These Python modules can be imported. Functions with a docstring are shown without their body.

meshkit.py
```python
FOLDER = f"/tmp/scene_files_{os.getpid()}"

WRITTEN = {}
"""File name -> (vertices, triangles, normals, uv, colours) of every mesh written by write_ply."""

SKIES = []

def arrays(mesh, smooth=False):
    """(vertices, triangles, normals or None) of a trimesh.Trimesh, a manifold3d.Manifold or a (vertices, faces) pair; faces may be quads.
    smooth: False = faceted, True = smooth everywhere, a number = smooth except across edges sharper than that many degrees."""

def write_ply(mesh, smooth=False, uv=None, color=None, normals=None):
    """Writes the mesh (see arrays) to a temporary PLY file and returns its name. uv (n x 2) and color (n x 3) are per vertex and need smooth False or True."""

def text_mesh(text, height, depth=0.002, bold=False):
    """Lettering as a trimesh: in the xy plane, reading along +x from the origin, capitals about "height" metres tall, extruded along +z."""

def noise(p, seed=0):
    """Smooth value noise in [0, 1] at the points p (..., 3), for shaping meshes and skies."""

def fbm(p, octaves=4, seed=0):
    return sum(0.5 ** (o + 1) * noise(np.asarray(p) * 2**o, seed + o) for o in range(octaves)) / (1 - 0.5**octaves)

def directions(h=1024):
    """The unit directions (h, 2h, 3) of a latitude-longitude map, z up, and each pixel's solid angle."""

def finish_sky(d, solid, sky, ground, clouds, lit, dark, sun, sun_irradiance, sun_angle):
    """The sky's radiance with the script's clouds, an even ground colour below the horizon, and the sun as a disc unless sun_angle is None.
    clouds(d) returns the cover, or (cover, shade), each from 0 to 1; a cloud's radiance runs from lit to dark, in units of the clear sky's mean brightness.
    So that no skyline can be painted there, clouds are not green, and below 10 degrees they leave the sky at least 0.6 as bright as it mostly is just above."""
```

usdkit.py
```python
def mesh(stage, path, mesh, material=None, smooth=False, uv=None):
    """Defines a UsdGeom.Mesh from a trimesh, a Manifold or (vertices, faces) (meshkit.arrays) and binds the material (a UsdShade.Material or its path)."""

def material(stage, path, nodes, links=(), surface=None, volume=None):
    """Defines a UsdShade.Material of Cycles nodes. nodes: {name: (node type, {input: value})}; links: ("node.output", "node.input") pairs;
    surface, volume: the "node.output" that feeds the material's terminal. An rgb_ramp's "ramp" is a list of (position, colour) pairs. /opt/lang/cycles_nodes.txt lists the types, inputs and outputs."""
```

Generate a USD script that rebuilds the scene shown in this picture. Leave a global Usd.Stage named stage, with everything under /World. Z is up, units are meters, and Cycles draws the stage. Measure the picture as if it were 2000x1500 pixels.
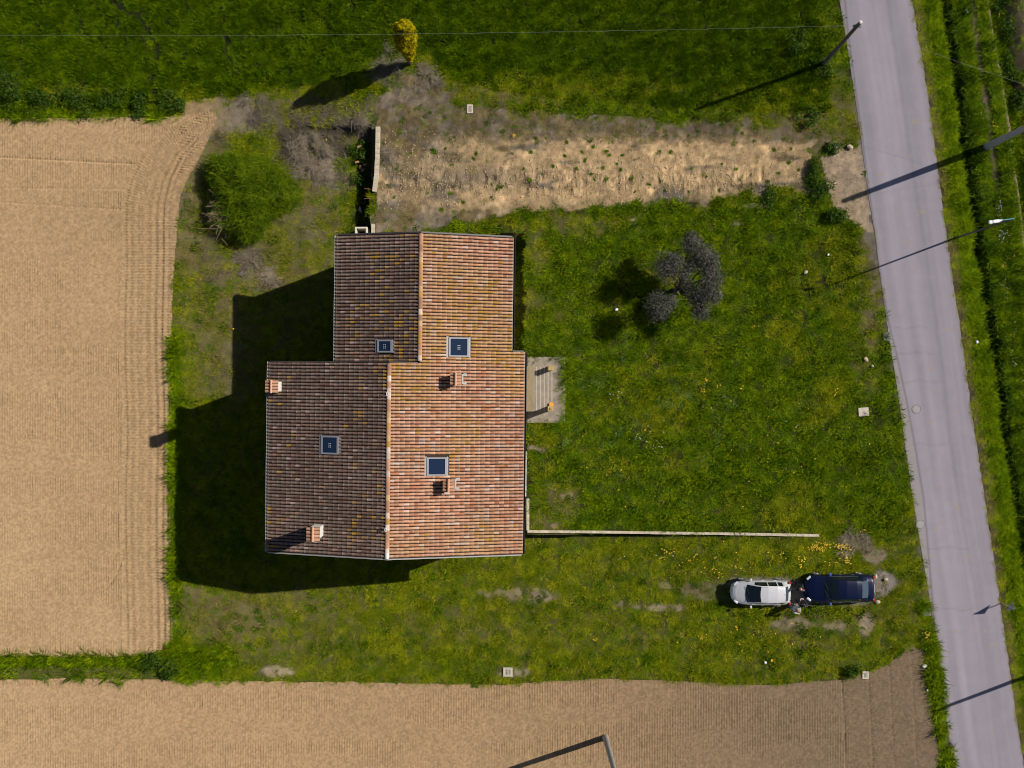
import math, random
import numpy as np
import trimesh, shapely
from shapely.geometry import Polygon, LineString
from scipy.spatial.transform import Rotation as Rot
from manifold3d import Manifold
from pxr import Usd, UsdGeom, UsdLux, UsdShade, Sdf, Gf, Vt
import usdkit, meshkit
from meshkit import fbm, noise

stage = Usd.Stage.CreateInMemory()
UsdGeom.SetStageUpAxis(stage, UsdGeom.Tokens.z)
UsdGeom.Xform.Define(stage, '/World')
UsdGeom.Scope.Define(stage, '/World/Looks')

# ------------------------------------------------------------------ camera, sky, sun, exposure
H = 72.0            # height of the camera above the lawn, metres
PPM = 29.5          # photograph pixels per metre on the lawn
cam = UsdGeom.Camera.Define(stage, '/World/camera')
cam.AddTranslateOp().Set(Gf.Vec3d(0, 0, H))
cam.CreateFocalLengthAttr(36.0)
cam.CreateHorizontalApertureAttr(36.0 * (2000 / PPM) / H)
cam.CreateVerticalApertureAttr(36.0 * (1500 / PPM) / H)
cam.CreateClippingRangeAttr(Gf.Vec2f(0.5, 5000))
cam.CreateExposureAttr(0.4)
SUN_EL = math.atan(0.88)
sx, sy = 0.936, 0.352                      # horizontal direction towards the sun
SUN = np.array([sx * math.cos(SUN_EL), sy * math.cos(SUN_EL), math.sin(SUN_EL)])
SUN /= np.linalg.norm(SUN)
dome = UsdLux.DomeLight.Define(stage, '/World/sky')
skym = usdkit.material(stage, '/World/Looks/sky', {
    's': ('sky_texture', {'sky_type': 'single_scattering', 'sun_disc': False, 'sun_elevation': SUN_EL,
                          'sun_rotation': math.atan2(SUN[0], SUN[1])}),
    'b': ('background_shader', {'strength': 0.05})}, [('s.color', 'b.color')], surface='b.background')
UsdShade.MaterialBindingAPI.Apply(dome.GetPrim()).Bind(skym)
dome.GetPrim().SetCustomDataByKey('kind', 'structure')
sun = UsdLux.DistantLight.Define(stage, '/World/sun')
sun.CreateIntensityAttr(1.25); sun.CreateAngleAttr(0.53); sun.CreateNormalizeAttr(True)
sun.CreateColorAttr(Gf.Vec3f(1.0, 0.94, 0.83))
sun.AddTransformOp().Set(Gf.Matrix4d().SetRotate(Gf.Rotation(Gf.Vec3d(0, 0, 1), Gf.Vec3d(*map(float, SUN)))))

# ------------------------------------------------------------------ helpers
rng = np.random.default_rng(7)
used, origin = {}, {}


def P(px, py, z=0.0):
    """World point seen at a pixel of the 2000 x 1500 photograph, at height z."""
    k = (H - z) / H / PPM
    return np.array([(px - 1000) * k, (750 - py) * k, z])


def numbered(parent, name):
    k = used.get((parent, name), -1) + 1
    used[(parent, name)] = k
    return f'{parent}/{name}' + (f'_{k:03d}' if k else '')


def tag(prim, label=None, cat=None, group=None, kind=None):
    for key, val in (('label', label), ('category', cat), ('group', group), ('kind', kind)):
        if val:
            prim.SetCustomDataByKey(key, val)
    return prim


def thing(name, label, cat, loc=(0, 0, 0), rotz=0.0, group=None):
    path = numbered('/World', name)
    x = UsdGeom.Xform.Define(stage, path)
    x.AddTranslateOp().Set(Gf.Vec3d(*map(float, loc)))
    x.AddRotateZOp().Set(float(rotz))
    origin[path] = np.array(loc, float) if rotz == 0 else None
    return tag(x.GetPrim(), label, cat, group)


def obj(name, mesh, mat, parent=None, smooth=False, tint=None, label=None):
    base = str(parent.GetPath()) if parent is not None else '/World'
    path = numbered(base, name)
    off = origin.get(base)
    v, f, n = meshkit.arrays(mesh, bool(smooth) if tint is not None else smooth)
    if off is not None:
        v = v - off
    m = UsdGeom.Mesh.Define(stage, path)
    m.CreatePointsAttr(Vt.Vec3fArray.FromNumpy(np.ascontiguousarray(v, np.float32)))
    m.CreateFaceVertexCountsAttr(Vt.IntArray.FromNumpy(np.full(len(f), 3, np.int32)))
    m.CreateFaceVertexIndicesAttr(Vt.IntArray.FromNumpy(np.ascontiguousarray(f, np.int32).ravel()))
    m.CreateSubdivisionSchemeAttr('none')
    if n is not None:
        m.CreateNormalsAttr(Vt.Vec3fArray.FromNumpy(n.astype(np.float32)))
        m.SetNormalsInterpolation('vertex')
    if tint is not None:
        UsdGeom.PrimvarsAPI(m).CreatePrimvar('tint', Sdf.ValueTypeNames.Color3fArray, 'vertex').Set(
            Vt.Vec3fArray.FromNumpy(np.ascontiguousarray(np.asarray(tint) * ALB, np.float32)))
    UsdShade.MaterialBindingAPI.Apply(m.GetPrim()).Bind(mat)
    origin[path] = off
    p = m.GetPrim()
    if label:
        p.SetCustomDataByKey('label', label)
    return p


def cat_(*ms):
    return trimesh.util.concatenate([trimesh.Trimesh(*meshkit.arrays(m)[:2], process=False) for m in ms])


def box(x0, x1, y0, y1, z0, z1):
    return trimesh.creation.box(bounds=[[x0, y0, z0], [x1, y1, z1]])


def rbox(x0, x1, y0, y1, z0, z1, r=0.03):
    pts = [(x, y, z) for x in (x0 + r, x1 - r) for y in (y0 + r, y1 - r) for z in (z0 + r, z1 - r)]
    m = Manifold.batch_hull([Manifold.sphere(r, 8).translate(p) for p in pts])
    return cat_(m)


def bar(a, b, r, r2=None, sec=8):
    """A tapered rod from a to b."""
    a, b = np.array(a, float), np.array(b, float)
    r2 = r if r2 is None else r2
    d = b - a
    L = np.linalg.norm(d)
    d /= L
    u = np.cross(d, [0, 0, 1]) if abs(d[2]) < .95 else np.cross(d, [1, 0, 0])
    u /= np.linalg.norm(u)
    w = np.cross(d, u)
    t = np.linspace(0, 2 * np.pi, sec, endpoint=False)
    ring = np.outer(np.cos(t), u) + np.outer(np.sin(t), w)
    v = np.vstack([a + ring * r, b + ring * r2, [a], [b]])
    i = np.arange(sec)
    j = (i + 1) % sec
    f = np.vstack([np.c_[i, j, j + sec], np.c_[i, j + sec, i + sec], np.c_[j, i, np.full(sec, 2 * sec)], np.c_[i + sec, j + sec, np.full(sec, 2 * sec + 1)]])
    return trimesh.Trimesh(v, f, process=False)


def chain(joints, sec=10):
    """Hull of spheres between consecutive (point, radius) joints."""
    out = []
    for (a, ra), (b, rb) in zip(joints, joints[1:]):
        out.append(Manifold.batch_hull([Manifold.sphere(ra, sec).translate(tuple(map(float, a))), Manifold.sphere(rb, sec).translate(tuple(map(float, b)))]))
    return out


def blend(ms, edge=0.04, it=6):
    m = Manifold.batch_boolean(ms, __import__('manifold3d').OpType.Add).refine_to_length(edge)
    t = cat_(m)
    t.merge_vertices()
    trimesh.smoothing.filter_taubin(t, iterations=it)
    return t


def sstep(a, b, x):
    t = np.clip((x - a) / (b - a), 0, 1)
    return t * t * (3 - 2 * t)


# ------------------------------------------------------------------ materials
MATS = {}
ALB = 0.76           # all mineral and painted surfaces, against the exposure chosen above


def mat(name, color, rough=0.7, noise_amt=0.15, scale=4.0, metallic=0.0, bump=0.0, bump_scale=40.0, coat=0.0, spec=0.5, diffr=0.0, use_tint=False, fine=0.0):
    if name in MATS:
        return MATS[name]
    c = np.array(color, float) * ALB
    nodes = {'g': ('geometry', {}), 'n': ('noise_texture', {'scale': scale, 'detail': 5.0, 'roughness': 0.6}),
             'r': ('rgb_ramp', {'ramp': [(0.25, (1 - noise_amt,) * 3), (0.75, (1 + noise_amt,) * 3)]}),
             'm': ('mix_color', {'blend_type': 'multiply', 'fac': 1.0, 'a': tuple(c), 'use_clamp': False}),
             'p': ('principled_bsdf', {'roughness': rough, 'metallic': metallic, 'coat_weight': coat, 'specular_ior_level': spec, 'diffuse_roughness': diffr})}
    links = [('g.position', 'n.vector'), ('n.fac', 'r.fac'), ('r.color', 'm.b'), ('m.result', 'p.base_color')]
    if use_tint:
        nodes['a'] = ('attribute', {'attribute': 'tint'})
        links.append(('a.color', 'm.a'))
    if fine:
        nodes['n2'] = ('noise_texture', {'scale': 26.0, 'detail': 4.0, 'roughness': 0.75})
        nodes['r2'] = ('rgb_ramp', {'ramp': [(0.3, (1 - fine,) * 3), (0.7, (1 + fine,) * 3)]})
        nodes['m2'] = ('mix_color', {'blend_type': 'multiply', 'fac': 1.0, 'use_clamp': False})
        links = [l for l in links if l != ('m.result', 'p.base_color')]
        links += [('g.position', 'n2.vector'), ('n2.fac', 'r2.fac'), ('m.result', 'm2.a'), ('r2.color', 'm2.b'), ('m2.result', 'p.base_color')]
    if bump:
        nodes['bn'] = ('noise_texture', {'scale': bump_scale, 'detail': 4.0, 'roughness': 0.7})
        nodes['b'] = ('bump', {'strength': 1.0, 'distance': bump})
        links += [('g.position', 'bn.vector'), ('bn.fac', 'b.height'), ('b.normal', 'p.normal')]
    MATS[name] = usdkit.material(stage, '/World/Looks/' + name, nodes, links, surface='p.BSDF')
    return MATS[name]


def leafmat(name, c1, c2, c3=None, scale=0.6, trans=0.18, rough=0.6, per_plant=0.45):
    """Leaves and blades: the colour varies from clump to clump and from leaf to leaf; light passes through."""
    if name in MATS:
        return MATS[name]
    c3 = c3 or c2
    nodes = {'g': ('geometry', {}), 'n': ('noise_texture', {'scale': scale, 'detail': 4.0, 'roughness': 0.65}),
             'ad': ('math', {'math_type': 'multiply_add', 'value2': 0.22}), 'sb': ('math', {'math_type': 'subtract', 'value2': 0.11 + per_plant / 2}),
             'oi': ('object_info', {}), 'ao': ('math', {'math_type': 'multiply_add', 'value2': per_plant}),
             'r': ('rgb_ramp', {'ramp': [(0.28, c1), (0.5, c2), (0.72, c3)]}),
             'd': ('principled_bsdf', {'roughness': rough, 'specular_ior_level': 0.03}), 't': ('translucent_bsdf', {}),
             'x': ('mix_closure', {'fac': trans})}
    links = [('g.position', 'n.vector'), ('g.random_per_island', 'ad.value1'), ('n.fac', 'ao.value3'), ('oi.random', 'ao.value1'), ('ao.value', 'ad.value3'), ('ad.value', 'sb.value1'), ('sb.value', 'r.fac'),
             ('r.color', 'd.base_color'), ('r.color', 't.color'), ('d.BSDF', 'x.closure1'), ('t.BSDF', 'x.closure2')]
    MATS[name] = usdkit.material(stage, '/World/Looks/' + name, nodes, links, surface='x.closure')
    return MATS[name]


M_ground = mat('earth', (1, 1, 1), rough=0.95, noise_amt=0.25, scale=2.2, bump=0.05, bump_scale=14, spec=0.1, diffr=1.0, use_tint=True, fine=0.4)
M_soil = mat('tilled_soil', (1, 1, 1), rough=1.0, noise_amt=0.06, scale=3.0, bump=0.007, bump_scale=30, spec=0.05, diffr=1.0, use_tint=True, fine=0.18)
M_road = mat('asphalt', (1, 1, 1), rough=0.9, noise_amt=0.05, scale=1.2, bump=0.004, bump_scale=120, spec=0.25, diffr=0.6, use_tint=True, fine=0.10)
M_tile = mat('terracotta', (1, 1, 1), rough=0.85, noise_amt=0.10, scale=9.0, bump=0.004, bump_scale=60, spec=0.2, diffr=0.5, use_tint=True, fine=0.2)
M_deck = mat('shaded_tile_bed', (0.05, 0.03, 0.024), rough=0.9, noise_amt=0.25, scale=5, spec=0.1)  # terracotta darkened to near-black: shade of the tile gaps put into the colour
M_plaster = mat('plaster', (0.62, 0.55, 0.44), rough=0.9, noise_amt=0.12, scale=1.5, bump=0.004)
M_white = mat('white_plaster', (0.72, 0.69, 0.64), rough=0.85, noise_amt=0.12, scale=6, bump=0.003)
M_concrete = mat('concrete', (0.27, 0.225, 0.18), rough=0.9, noise_amt=0.32, scale=2.5, bump=0.006, fine=0.15)
M_oldwall = mat('old_wall', (0.50, 0.43, 0.32), rough=0.95, noise_amt=0.3, scale=3, bump=0.012, bump_scale=18, fine=0.2)
M_pole = mat('concrete_pole', (0.30, 0.285, 0.27), rough=0.85, noise_amt=0.15, scale=2)
M_wood = mat('tarred_wood', (0.09, 0.07, 0.055), rough=0.85, noise_amt=0.25, scale=6)
M_steel = mat('zinc_steel', (0.45, 0.46, 0.48), rough=0.45, noise_amt=0.1, metallic=0.7)
M_zinc = mat('grey_flashing', (0.26, 0.265, 0.29), rough=0.55, noise_amt=0.12, metallic=0.4)
M_copper = mat('dark_gutter', (0.05, 0.04, 0.04), rough=0.5, noise_amt=0.1)
M_pale = mat('pale_metal', (0.30, 0.29, 0.28), rough=0.5, noise_amt=0.1)
M_frame = mat('window_frame_grey', (0.23, 0.23, 0.26), rough=0.5, noise_amt=0.05)
M_glass = mat('skylight_glass', (0.008, 0.02, 0.05), rough=0.08, noise_amt=0.05, coat=0.3)
M_pane = mat('window_glass', (0.02, 0.03, 0.04), rough=0.05, noise_amt=0.05)
M_shutter = mat('shutter_paint', (0.10, 0.07, 0.045), rough=0.6)
M_lampwhite = mat('lamp_white', (0.80, 0.80, 0.82), rough=0.35, noise_amt=0.03)
M_teal = mat('lamp_arm_paint', (0.10, 0.30, 0.30), rough=0.4, noise_amt=0.05)
M_cable = mat('cable_grey', (0.30, 0.30, 0.32), rough=0.5, noise_amt=0.02)
M_iron = mat('cast_iron', (0.16, 0.155, 0.16), rough=0.7, noise_amt=0.2)
M_brick = mat('brick_orange', (0.52, 0.25, 0.10), rough=0.9, noise_amt=0.2, scale=12)
M_flower = mat('yellow_petal', (0.75, 0.48, 0.01), rough=0.6, noise_amt=0.1)
M_wflower = mat('white_petal', (0.75, 0.75, 0.68), rough=0.6, noise_amt=0.05)
M_stone = mat('pale_stone', (0.47, 0.38, 0.28), rough=0.95, noise_amt=0.25, scale=8)
M_litter = mat('white_plastic', (0.82, 0.82, 0.82), rough=0.4, noise_amt=0.03)
M_bark = mat('bark', (0.11, 0.085, 0.065), rough=0.95, noise_amt=0.3, scale=8)
M_twig = mat('dead_twig', (0.30, 0.23, 0.17), rough=0.95, noise_amt=0.25, scale=6)
M_cane = mat('dead_cane', (0.40, 0.29, 0.18), rough=0.9, noise_amt=0.25, scale=5)
M_signred = mat('sign_red', (0.5, 0.03, 0.03), rough=0.4, noise_amt=0.03)
# grasses
G_lush = leafmat('grass_lush', (0.0518, 0.0975, 0.0008), (0.1207, 0.1833, 0.0011), (0.2185, 0.2691, 0.0024), scale=1.5)
G_olive = leafmat('grass_olive', (0.1139, 0.1525, 0.0025), (0.2162, 0.2415, 0.0046), (0.3301, 0.3176, 0.0101), scale=1.5)
G_straw = leafmat('grass_straw', (0.1371, 0.1060, 0.0376), (0.2399, 0.1868, 0.0684), (0.3599, 0.2800, 0.1163), trans=0.2, scale=1.6)
G_grey = leafmat('grass_dead', (0.1020, 0.0850, 0.0638), (0.1870, 0.1530, 0.1148), (0.3060, 0.2465, 0.1870), trans=0.15, scale=1.6)
G_wheat = leafmat('wheat_blade', (0.0477, 0.0913, 0.0006), (0.0954, 0.1555, 0.0010), (0.1590, 0.2146, 0.0018), scale=1.1, per_plant=0.28)
G_weed = leafmat('weed_leaf', (0.0486, 0.0972, 0.0036), (0.0810, 0.1404, 0.0065), (0.1187, 0.1836, 0.0108))
G_bank = leafmat('bank_grass', (0.0916, 0.1560, 0.0015), (0.1649, 0.2461, 0.0020), (0.2566, 0.3121, 0.0039), scale=1.2)
G_pale = leafmat('pale_leaf', (0.0800, 0.1360, 0.0320), (0.1280, 0.2000, 0.0480), (0.1920, 0.2640, 0.0880))
L_olive = leafmat('olive_leaf', (0.060, 0.062, 0.050), (0.115, 0.115, 0.098), (0.22, 0.21, 0.185), scale=1.5, per_plant=0.0)
L_yellow = leafmat('yellow_bloom', (0.20, 0.17, 0.003), (0.42, 0.35, 0.004), (0.62, 0.52, 0.008), scale=2.0, trans=0.25, per_plant=0.0)
L_bush = leafmat('bush_leaf', (0.0312, 0.0659, 0.0070), (0.0546, 0.1008, 0.0112), (0.0897, 0.1395, 0.0210), scale=1.2, per_plant=0.0)
L_reed = leafmat('reed_leaf', (0.0407, 0.0717, 0.0018), (0.0888, 0.1319, 0.0028), (0.1627, 0.1885, 0.0073), scale=1.1, per_plant=0.0)

# ------------------------------------------------------------------ layout of the ground, in pixels of the photograph
ROAD_L = np.array([(1585, -400), (1640, 0), (1658, 110), (1672, 200), (1690, 330), (1699, 400), (1708, 450), (1717, 525), (1737, 660), (1757, 790), (1783, 975), (1806, 1110), (1827, 1238), (1841, 1360), (1862, 1500), (1925, 1900)], float)
ROAD_R = np.array([(1722, -400), (1782, 0), (1800, 110), (1818, 220), (1835, 350), (1848, 450), (1858, 525), (1880, 670), (1903, 840), (1924, 975), (1950, 1150), (1970, 1290), (1984, 1390), (2001, 1500), (2065, 1900)], float)


def roadL(py):
    return np.interp(py, ROAD_L[:, 1], ROAD_L[:, 0])


def roadR(py):
    return np.interp(py, ROAD_R[:, 1], ROAD_R[:, 0])


FIELD_A = Polygon([(-700, 232), (0, 231), (150, 230), (300, 228), (345, 228), (375, 222), (412, 214), (425, 228), (412, 262), (396, 296), (380, 326), (362, 356), (352, 388), (347, 440), (341, 520), (336, 620), (331, 720), (333, 850), (331, 960), (334, 1080), (337, 1180), (339, 1252), (315, 1272), (285, 1281), (0, 1283), (-700, 1286)])
FIELD_B = Polygon([(-700, 1330), (0, 1327), (150, 1325), (320, 1328), (420, 1330), (700, 1332), (980, 1338), (1060, 1332), (1180, 1325), (1330, 1331), (1430, 1337), (1530, 1337), (1640, 1327), (1700, 1312), (1735, 1298), (1765, 1275), (1797, 1268), (1808, 1300), (1819, 1380), (1834, 1470), (1850, 1560), (1920, 1900), (-700, 1900)])
LANE = Polygon([(735, 200), (800, 135), (850, 150), (880, 200), (1000, 215), (1200, 228), (1400, 238), (1500, 244), (1570, 256), (1592, 300), (1584, 362), (1500, 376), (1380, 390), (1240, 400), (1120, 408), (1000, 418), (920, 436), (850, 450), (735, 458)])
WHEAT_EDGE = np.array([(-700, 196), (0, 196), (200, 200), (330, 204), (420, 190), (520, 176), (590, 172), (690, 140), (735, 105), (800, 95), (850, 112), (880, 150), (960, 176), (1100, 195), (1250, 205), (1400, 218), (1500, 222), (1600, 215), (1660, 200)], float)


def to_px(x, y, z=0.0):
    k = PPM * H / (H - z)
    return 1000 + x * k, 750 - y * k


def base_z(px, py):
    """Lie of the land before ditches: the yard and lane are level, the ground west and south of the house is lower."""
    south = -0.9 * np.clip((1600 - px) / 570, 0, 1)
    z = np.where(py > 1042, south, 0.0)
    z = np.where((px < 1028) & (py > 455) & (py <= 1042), -0.9, z)
    z = np.where((py <= 455) & (py > 245) & (px < 728), -0.9, z)
    z = np.where(py <= 245, -0.9 * (1 - sstep(520, 760, px)), z)
    trench = sstep(690, 704, px) * (px < 729) * sstep(235, 300, py) * (py < 460)
    return z - 0.9 * trench * sstep(250, 400, py)


def ground_z(x, y):
    px, py = to_px(x, y)
    z = base_z(px, py)
    z = base_z(*to_px(x, y, z))
    p3 = np.stack([x, y, np.zeros_like(x)], -1)
    nf = np.clip((np.minimum(np.abs(roadL(py) - px), np.abs(px - roadR(py))) - 2) / 40, 0, 1)
    z = z + nf * (0.10 * (fbm(p3 * 0.35, 3, 3) - 0.5) + 0.05 * (fbm(p3 * 1.6, 3, 5) - 0.5))
    o = px - roadR(py)                                    # right of the road: verge, ditch, banks, second ditch
    wob = 5 * (noise(p3 * 0.6, 11) - 0.5)
    q = o + wob
    ditch = -0.85 * sstep(44, 52, q) * (1 - sstep(58, 82, q))
    z = z + np.where(o > 0, ditch, 0)
    second = -0.8 * sstep(150, 157, q) * (1 - sstep(170, 215, q)) * (py < 620)
    z = z + np.where(o > 0, second + 0.12 * sstep(118, 130, q) * (1 - sstep(140, 150, q)), 0)
    o2 = roadL(py) - px                                   # the verge left of the road
    z = z + np.where((o2 > -80) & (o < 0), -0.03, 0)
    west = sstep(330, 300, px)                            # ditches at the field edges on the left
    z = z - 0.55 * west * np.exp(-((py - 1306 - 3 * (noise(p3 * 0.8, 4) - .5)) / 5.0) ** 2)
    z = z - 0.7 * sstep(350, 300, px) * np.exp(-((py - 203 - 8 * (noise(p3 * 0.5, 6) - .5)) / 7.0) ** 2)
    lane = (py > 315) & (py < 410) & (px > 740) & (px < 1500)
    rut = np.clip(1 - np.abs(py - 352) / 40, 0, 1) * lane
    z = z + rut * (0.34 * (fbm(np.stack([x * 3.2, y * 1.1, x * 0], -1), 4, 21) - 0.5))
    return z


def gz(px, py):
    """Ground point under a pixel."""
    z = 0.0
    for _ in range(3):
        p = P(px, py, z)
        z = float(ground_z(np.array([p[0]]), np.array([p[1]]))[0])
    return P(px, py, z)


def inside(poly, px, py):
    return shapely.contains_xy(poly, px, py)


def blob(px, py, cx, cy, rx, ry, w):
    d = np.sqrt(((px - cx) / rx) ** 2 + ((py - cy) / ry) ** 2) + w
    return 1 - sstep(0.6, 1.15, d)


BARE = [(1684, 235, 12, 60, .85), (1707, 500, 10, 85, .75), (1700, 455, 14, 30, .7), (1600, 282, 40, 16, .6), (1480, 402, 34, 7, .6), (1360, 398, 40, 8, .5), (1030, 1162, 70, 17, .7), (955, 1158, 35, 10, .6), (1285, 1187, 62, 9, .7), (1690, 1218, 20, 26, .9), (545, 1312, 34, 14, .8), (1470, 1136, 90, 12, .9),
        (1570, 1160, 175, 30, 1.0), (1395, 1150, 60, 26, .35), (1725, 1140, 26, 34, 1.), (1710, 1085, 28, 22, .75), (1635, 1222, 45, 14, .55), (1545, 1218, 50, 16, .5), (1785, 1282, 26, 22, .9),
        (1238, 430, 12, 6, .9), (1440, 436, 16, 7, .9), (1106, 968, 14, 9, .8), (1086, 1025, 12, 8, .7), (1055, 875, 30, 8, .6), (1000, 1312, 40, 12, .6), (1130, 690, 12, 12, .3),
        (1230, 1180, 40, 8, .3), (740, 440, 30, 20, .3), (1302, 1142, 18, 8, .6)]
DRY = [(560, 640, 60, 80, .5), (600, 400, 60, 60, .6), (1560, 262, 80, 55, .85), (1650, 250, 40, 90, .7), (700, 300, 40, 60, .5), (368, 400, 34, 170, .95), (400, 300, 60, 60, .9), (520, 520, 90, 60, .7), (640, 480, 40, 120, .6), (380, 640, 40, 120, .5), (470, 700, 60, 120, .6), (440, 1200, 120, 70, .8), (620, 1190, 150, 60, .55), (560, 1250, 200, 50, .5), (430, 640, 70, 170, .75), (560, 470, 90, 110, .6), (400, 470, 45, 110, .65), (600, 560, 60, 70, .55), (620, 430, 60, 70, .6),
       (1050, 500, 40, 60, .5), (1060, 600, 60, 40, .3), (1080, 990, 50, 60, .5), (1130, 440, 150, 25, .5), (1700, 560, 26, 160, .7), (1690, 720, 30, 60, .4), (1600, 1230, 120, 40, .5),
       (1250, 1120, 260, 25, .25), (900, 1220, 200, 40, .45), (1150, 1240, 220, 40, .35), (1750, 1180, 60, 60, .45), (1620, 280, 60, 50, .6), (1500, 200, 160, 45, .5), (1640, 180, 30, 60, .5), (1130, 170, 240, 35, .7), (950, 180, 120, 35, .6),
       (1520, 1300, 180, 25, .2), (640, 220, 120, 50, .4)]
GREYD = [(350, 330, 26, 90, .5), (560, 215, 170, 26, .6), (420, 500, 40, 50, .45), (600, 440, 60, 50, .35), (450, 720, 50, 70, .35), (590, 235, 150, 42, .75), (430, 240, 70, 40, .7), (560, 235, 120, 34, .75), (690, 215, 80, 30, .5), (605, 290, 75, 65, .95), (640, 330, 50, 70, .8), (500, 225, 90, 30, .8), (770, 135, 45, 35, .9), (820, 170, 50, 45, .9), (700, 250, 50, 40, .7), (490, 510, 25, 50, .8), (520, 540, 22, 40, .7), (655, 250, 50, 30, .6), (1650, 1058, 60, 8, .9), (1680, 1050, 30, 10, .5)]


def layers(x, y):
    """Every surface quality at world points: px, py, lushness, dryness, greyness, bareness, zone."""
    z = base_z(*to_px(x, y))
    px, py = to_px(x, y, z)
    p3 = np.stack([x, y, np.zeros_like(x)], -1)
    w = 0.9 * (fbm(p3 * 0.7, 4, 31) - 0.5)
    wx, wy = 10 * (fbm(p3 * 1.1, 3, 41) - 0.5), 10 * (fbm(p3 * 1.1, 3, 42) - 0.5)
    bare, dry, grey = np.zeros_like(x), np.zeros_like(x), np.zeros_like(x)
    for a in BARE:
        bare = np.maximum(bare, a[4] * blob(px, py, *a[:4], w))
    for a in DRY:
        dry = np.maximum(dry, a[4] * blob(px, py, *a[:4], w))
    for a in GREYD:
        grey = np.maximum(grey, a[4] * blob(px, py, *a[:4], w))
    o = px - roadR(py)
    ol = roadL(py) - px
    rag = 1 + 2.2 * sstep(1380, 1520, px)
    lane = inside(LANE, px + 2.2 * rag * wx, py + 2.2 * rag * wy)
    lane_in = np.clip(shapely.distance(shapely.points(px, py), LANE.exterior) / 30, 0, 1) * lane
    apron = (inside(Polygon([(1604, 305), (1640, 292), (1692, 280), (1706, 400), (1704, 452), (1668, 446), (1636, 408), (1614, 378)]), px + 2.6 * wx, py + 2.6 * wy))
    wheat_y = np.interp(px, WHEAT_EDGE[:, 0], WHEAT_EDGE[:, 1])
    wheat = (py + 1.2 * wy < wheat_y) & (ol > 50) & ~lane
    track = (py + wy < 262) & (py > 190) & (px > 360) & (px + 4 * wx < 500) & ~wheat
    return dict(px=px, py=py, w=w, wx=wx, wy=wy, bare=bare, dry=dry, grey=grey, o=o, ol=ol, lane=lane, lane_in=lane_in, apron=apron, wheat=wheat, track=track, p3=p3)


C_SOIL, C_SAND, C_DARK, C_GREEN = np.array([.41, .278, .156]), np.array([.52, .37, .205]), np.array([.10, .085, .05]), np.array([.040, .046, .008])
C_GREYD, C_STRAW, C_GRAV = np.array([.20, .165, .125]), np.array([.22, .165, .085]), np.array([.30, .26, .235])


def mixc(c, d, t):
    return c * (1 - t[..., None]) + np.asarray(d) * t[..., None]


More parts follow.
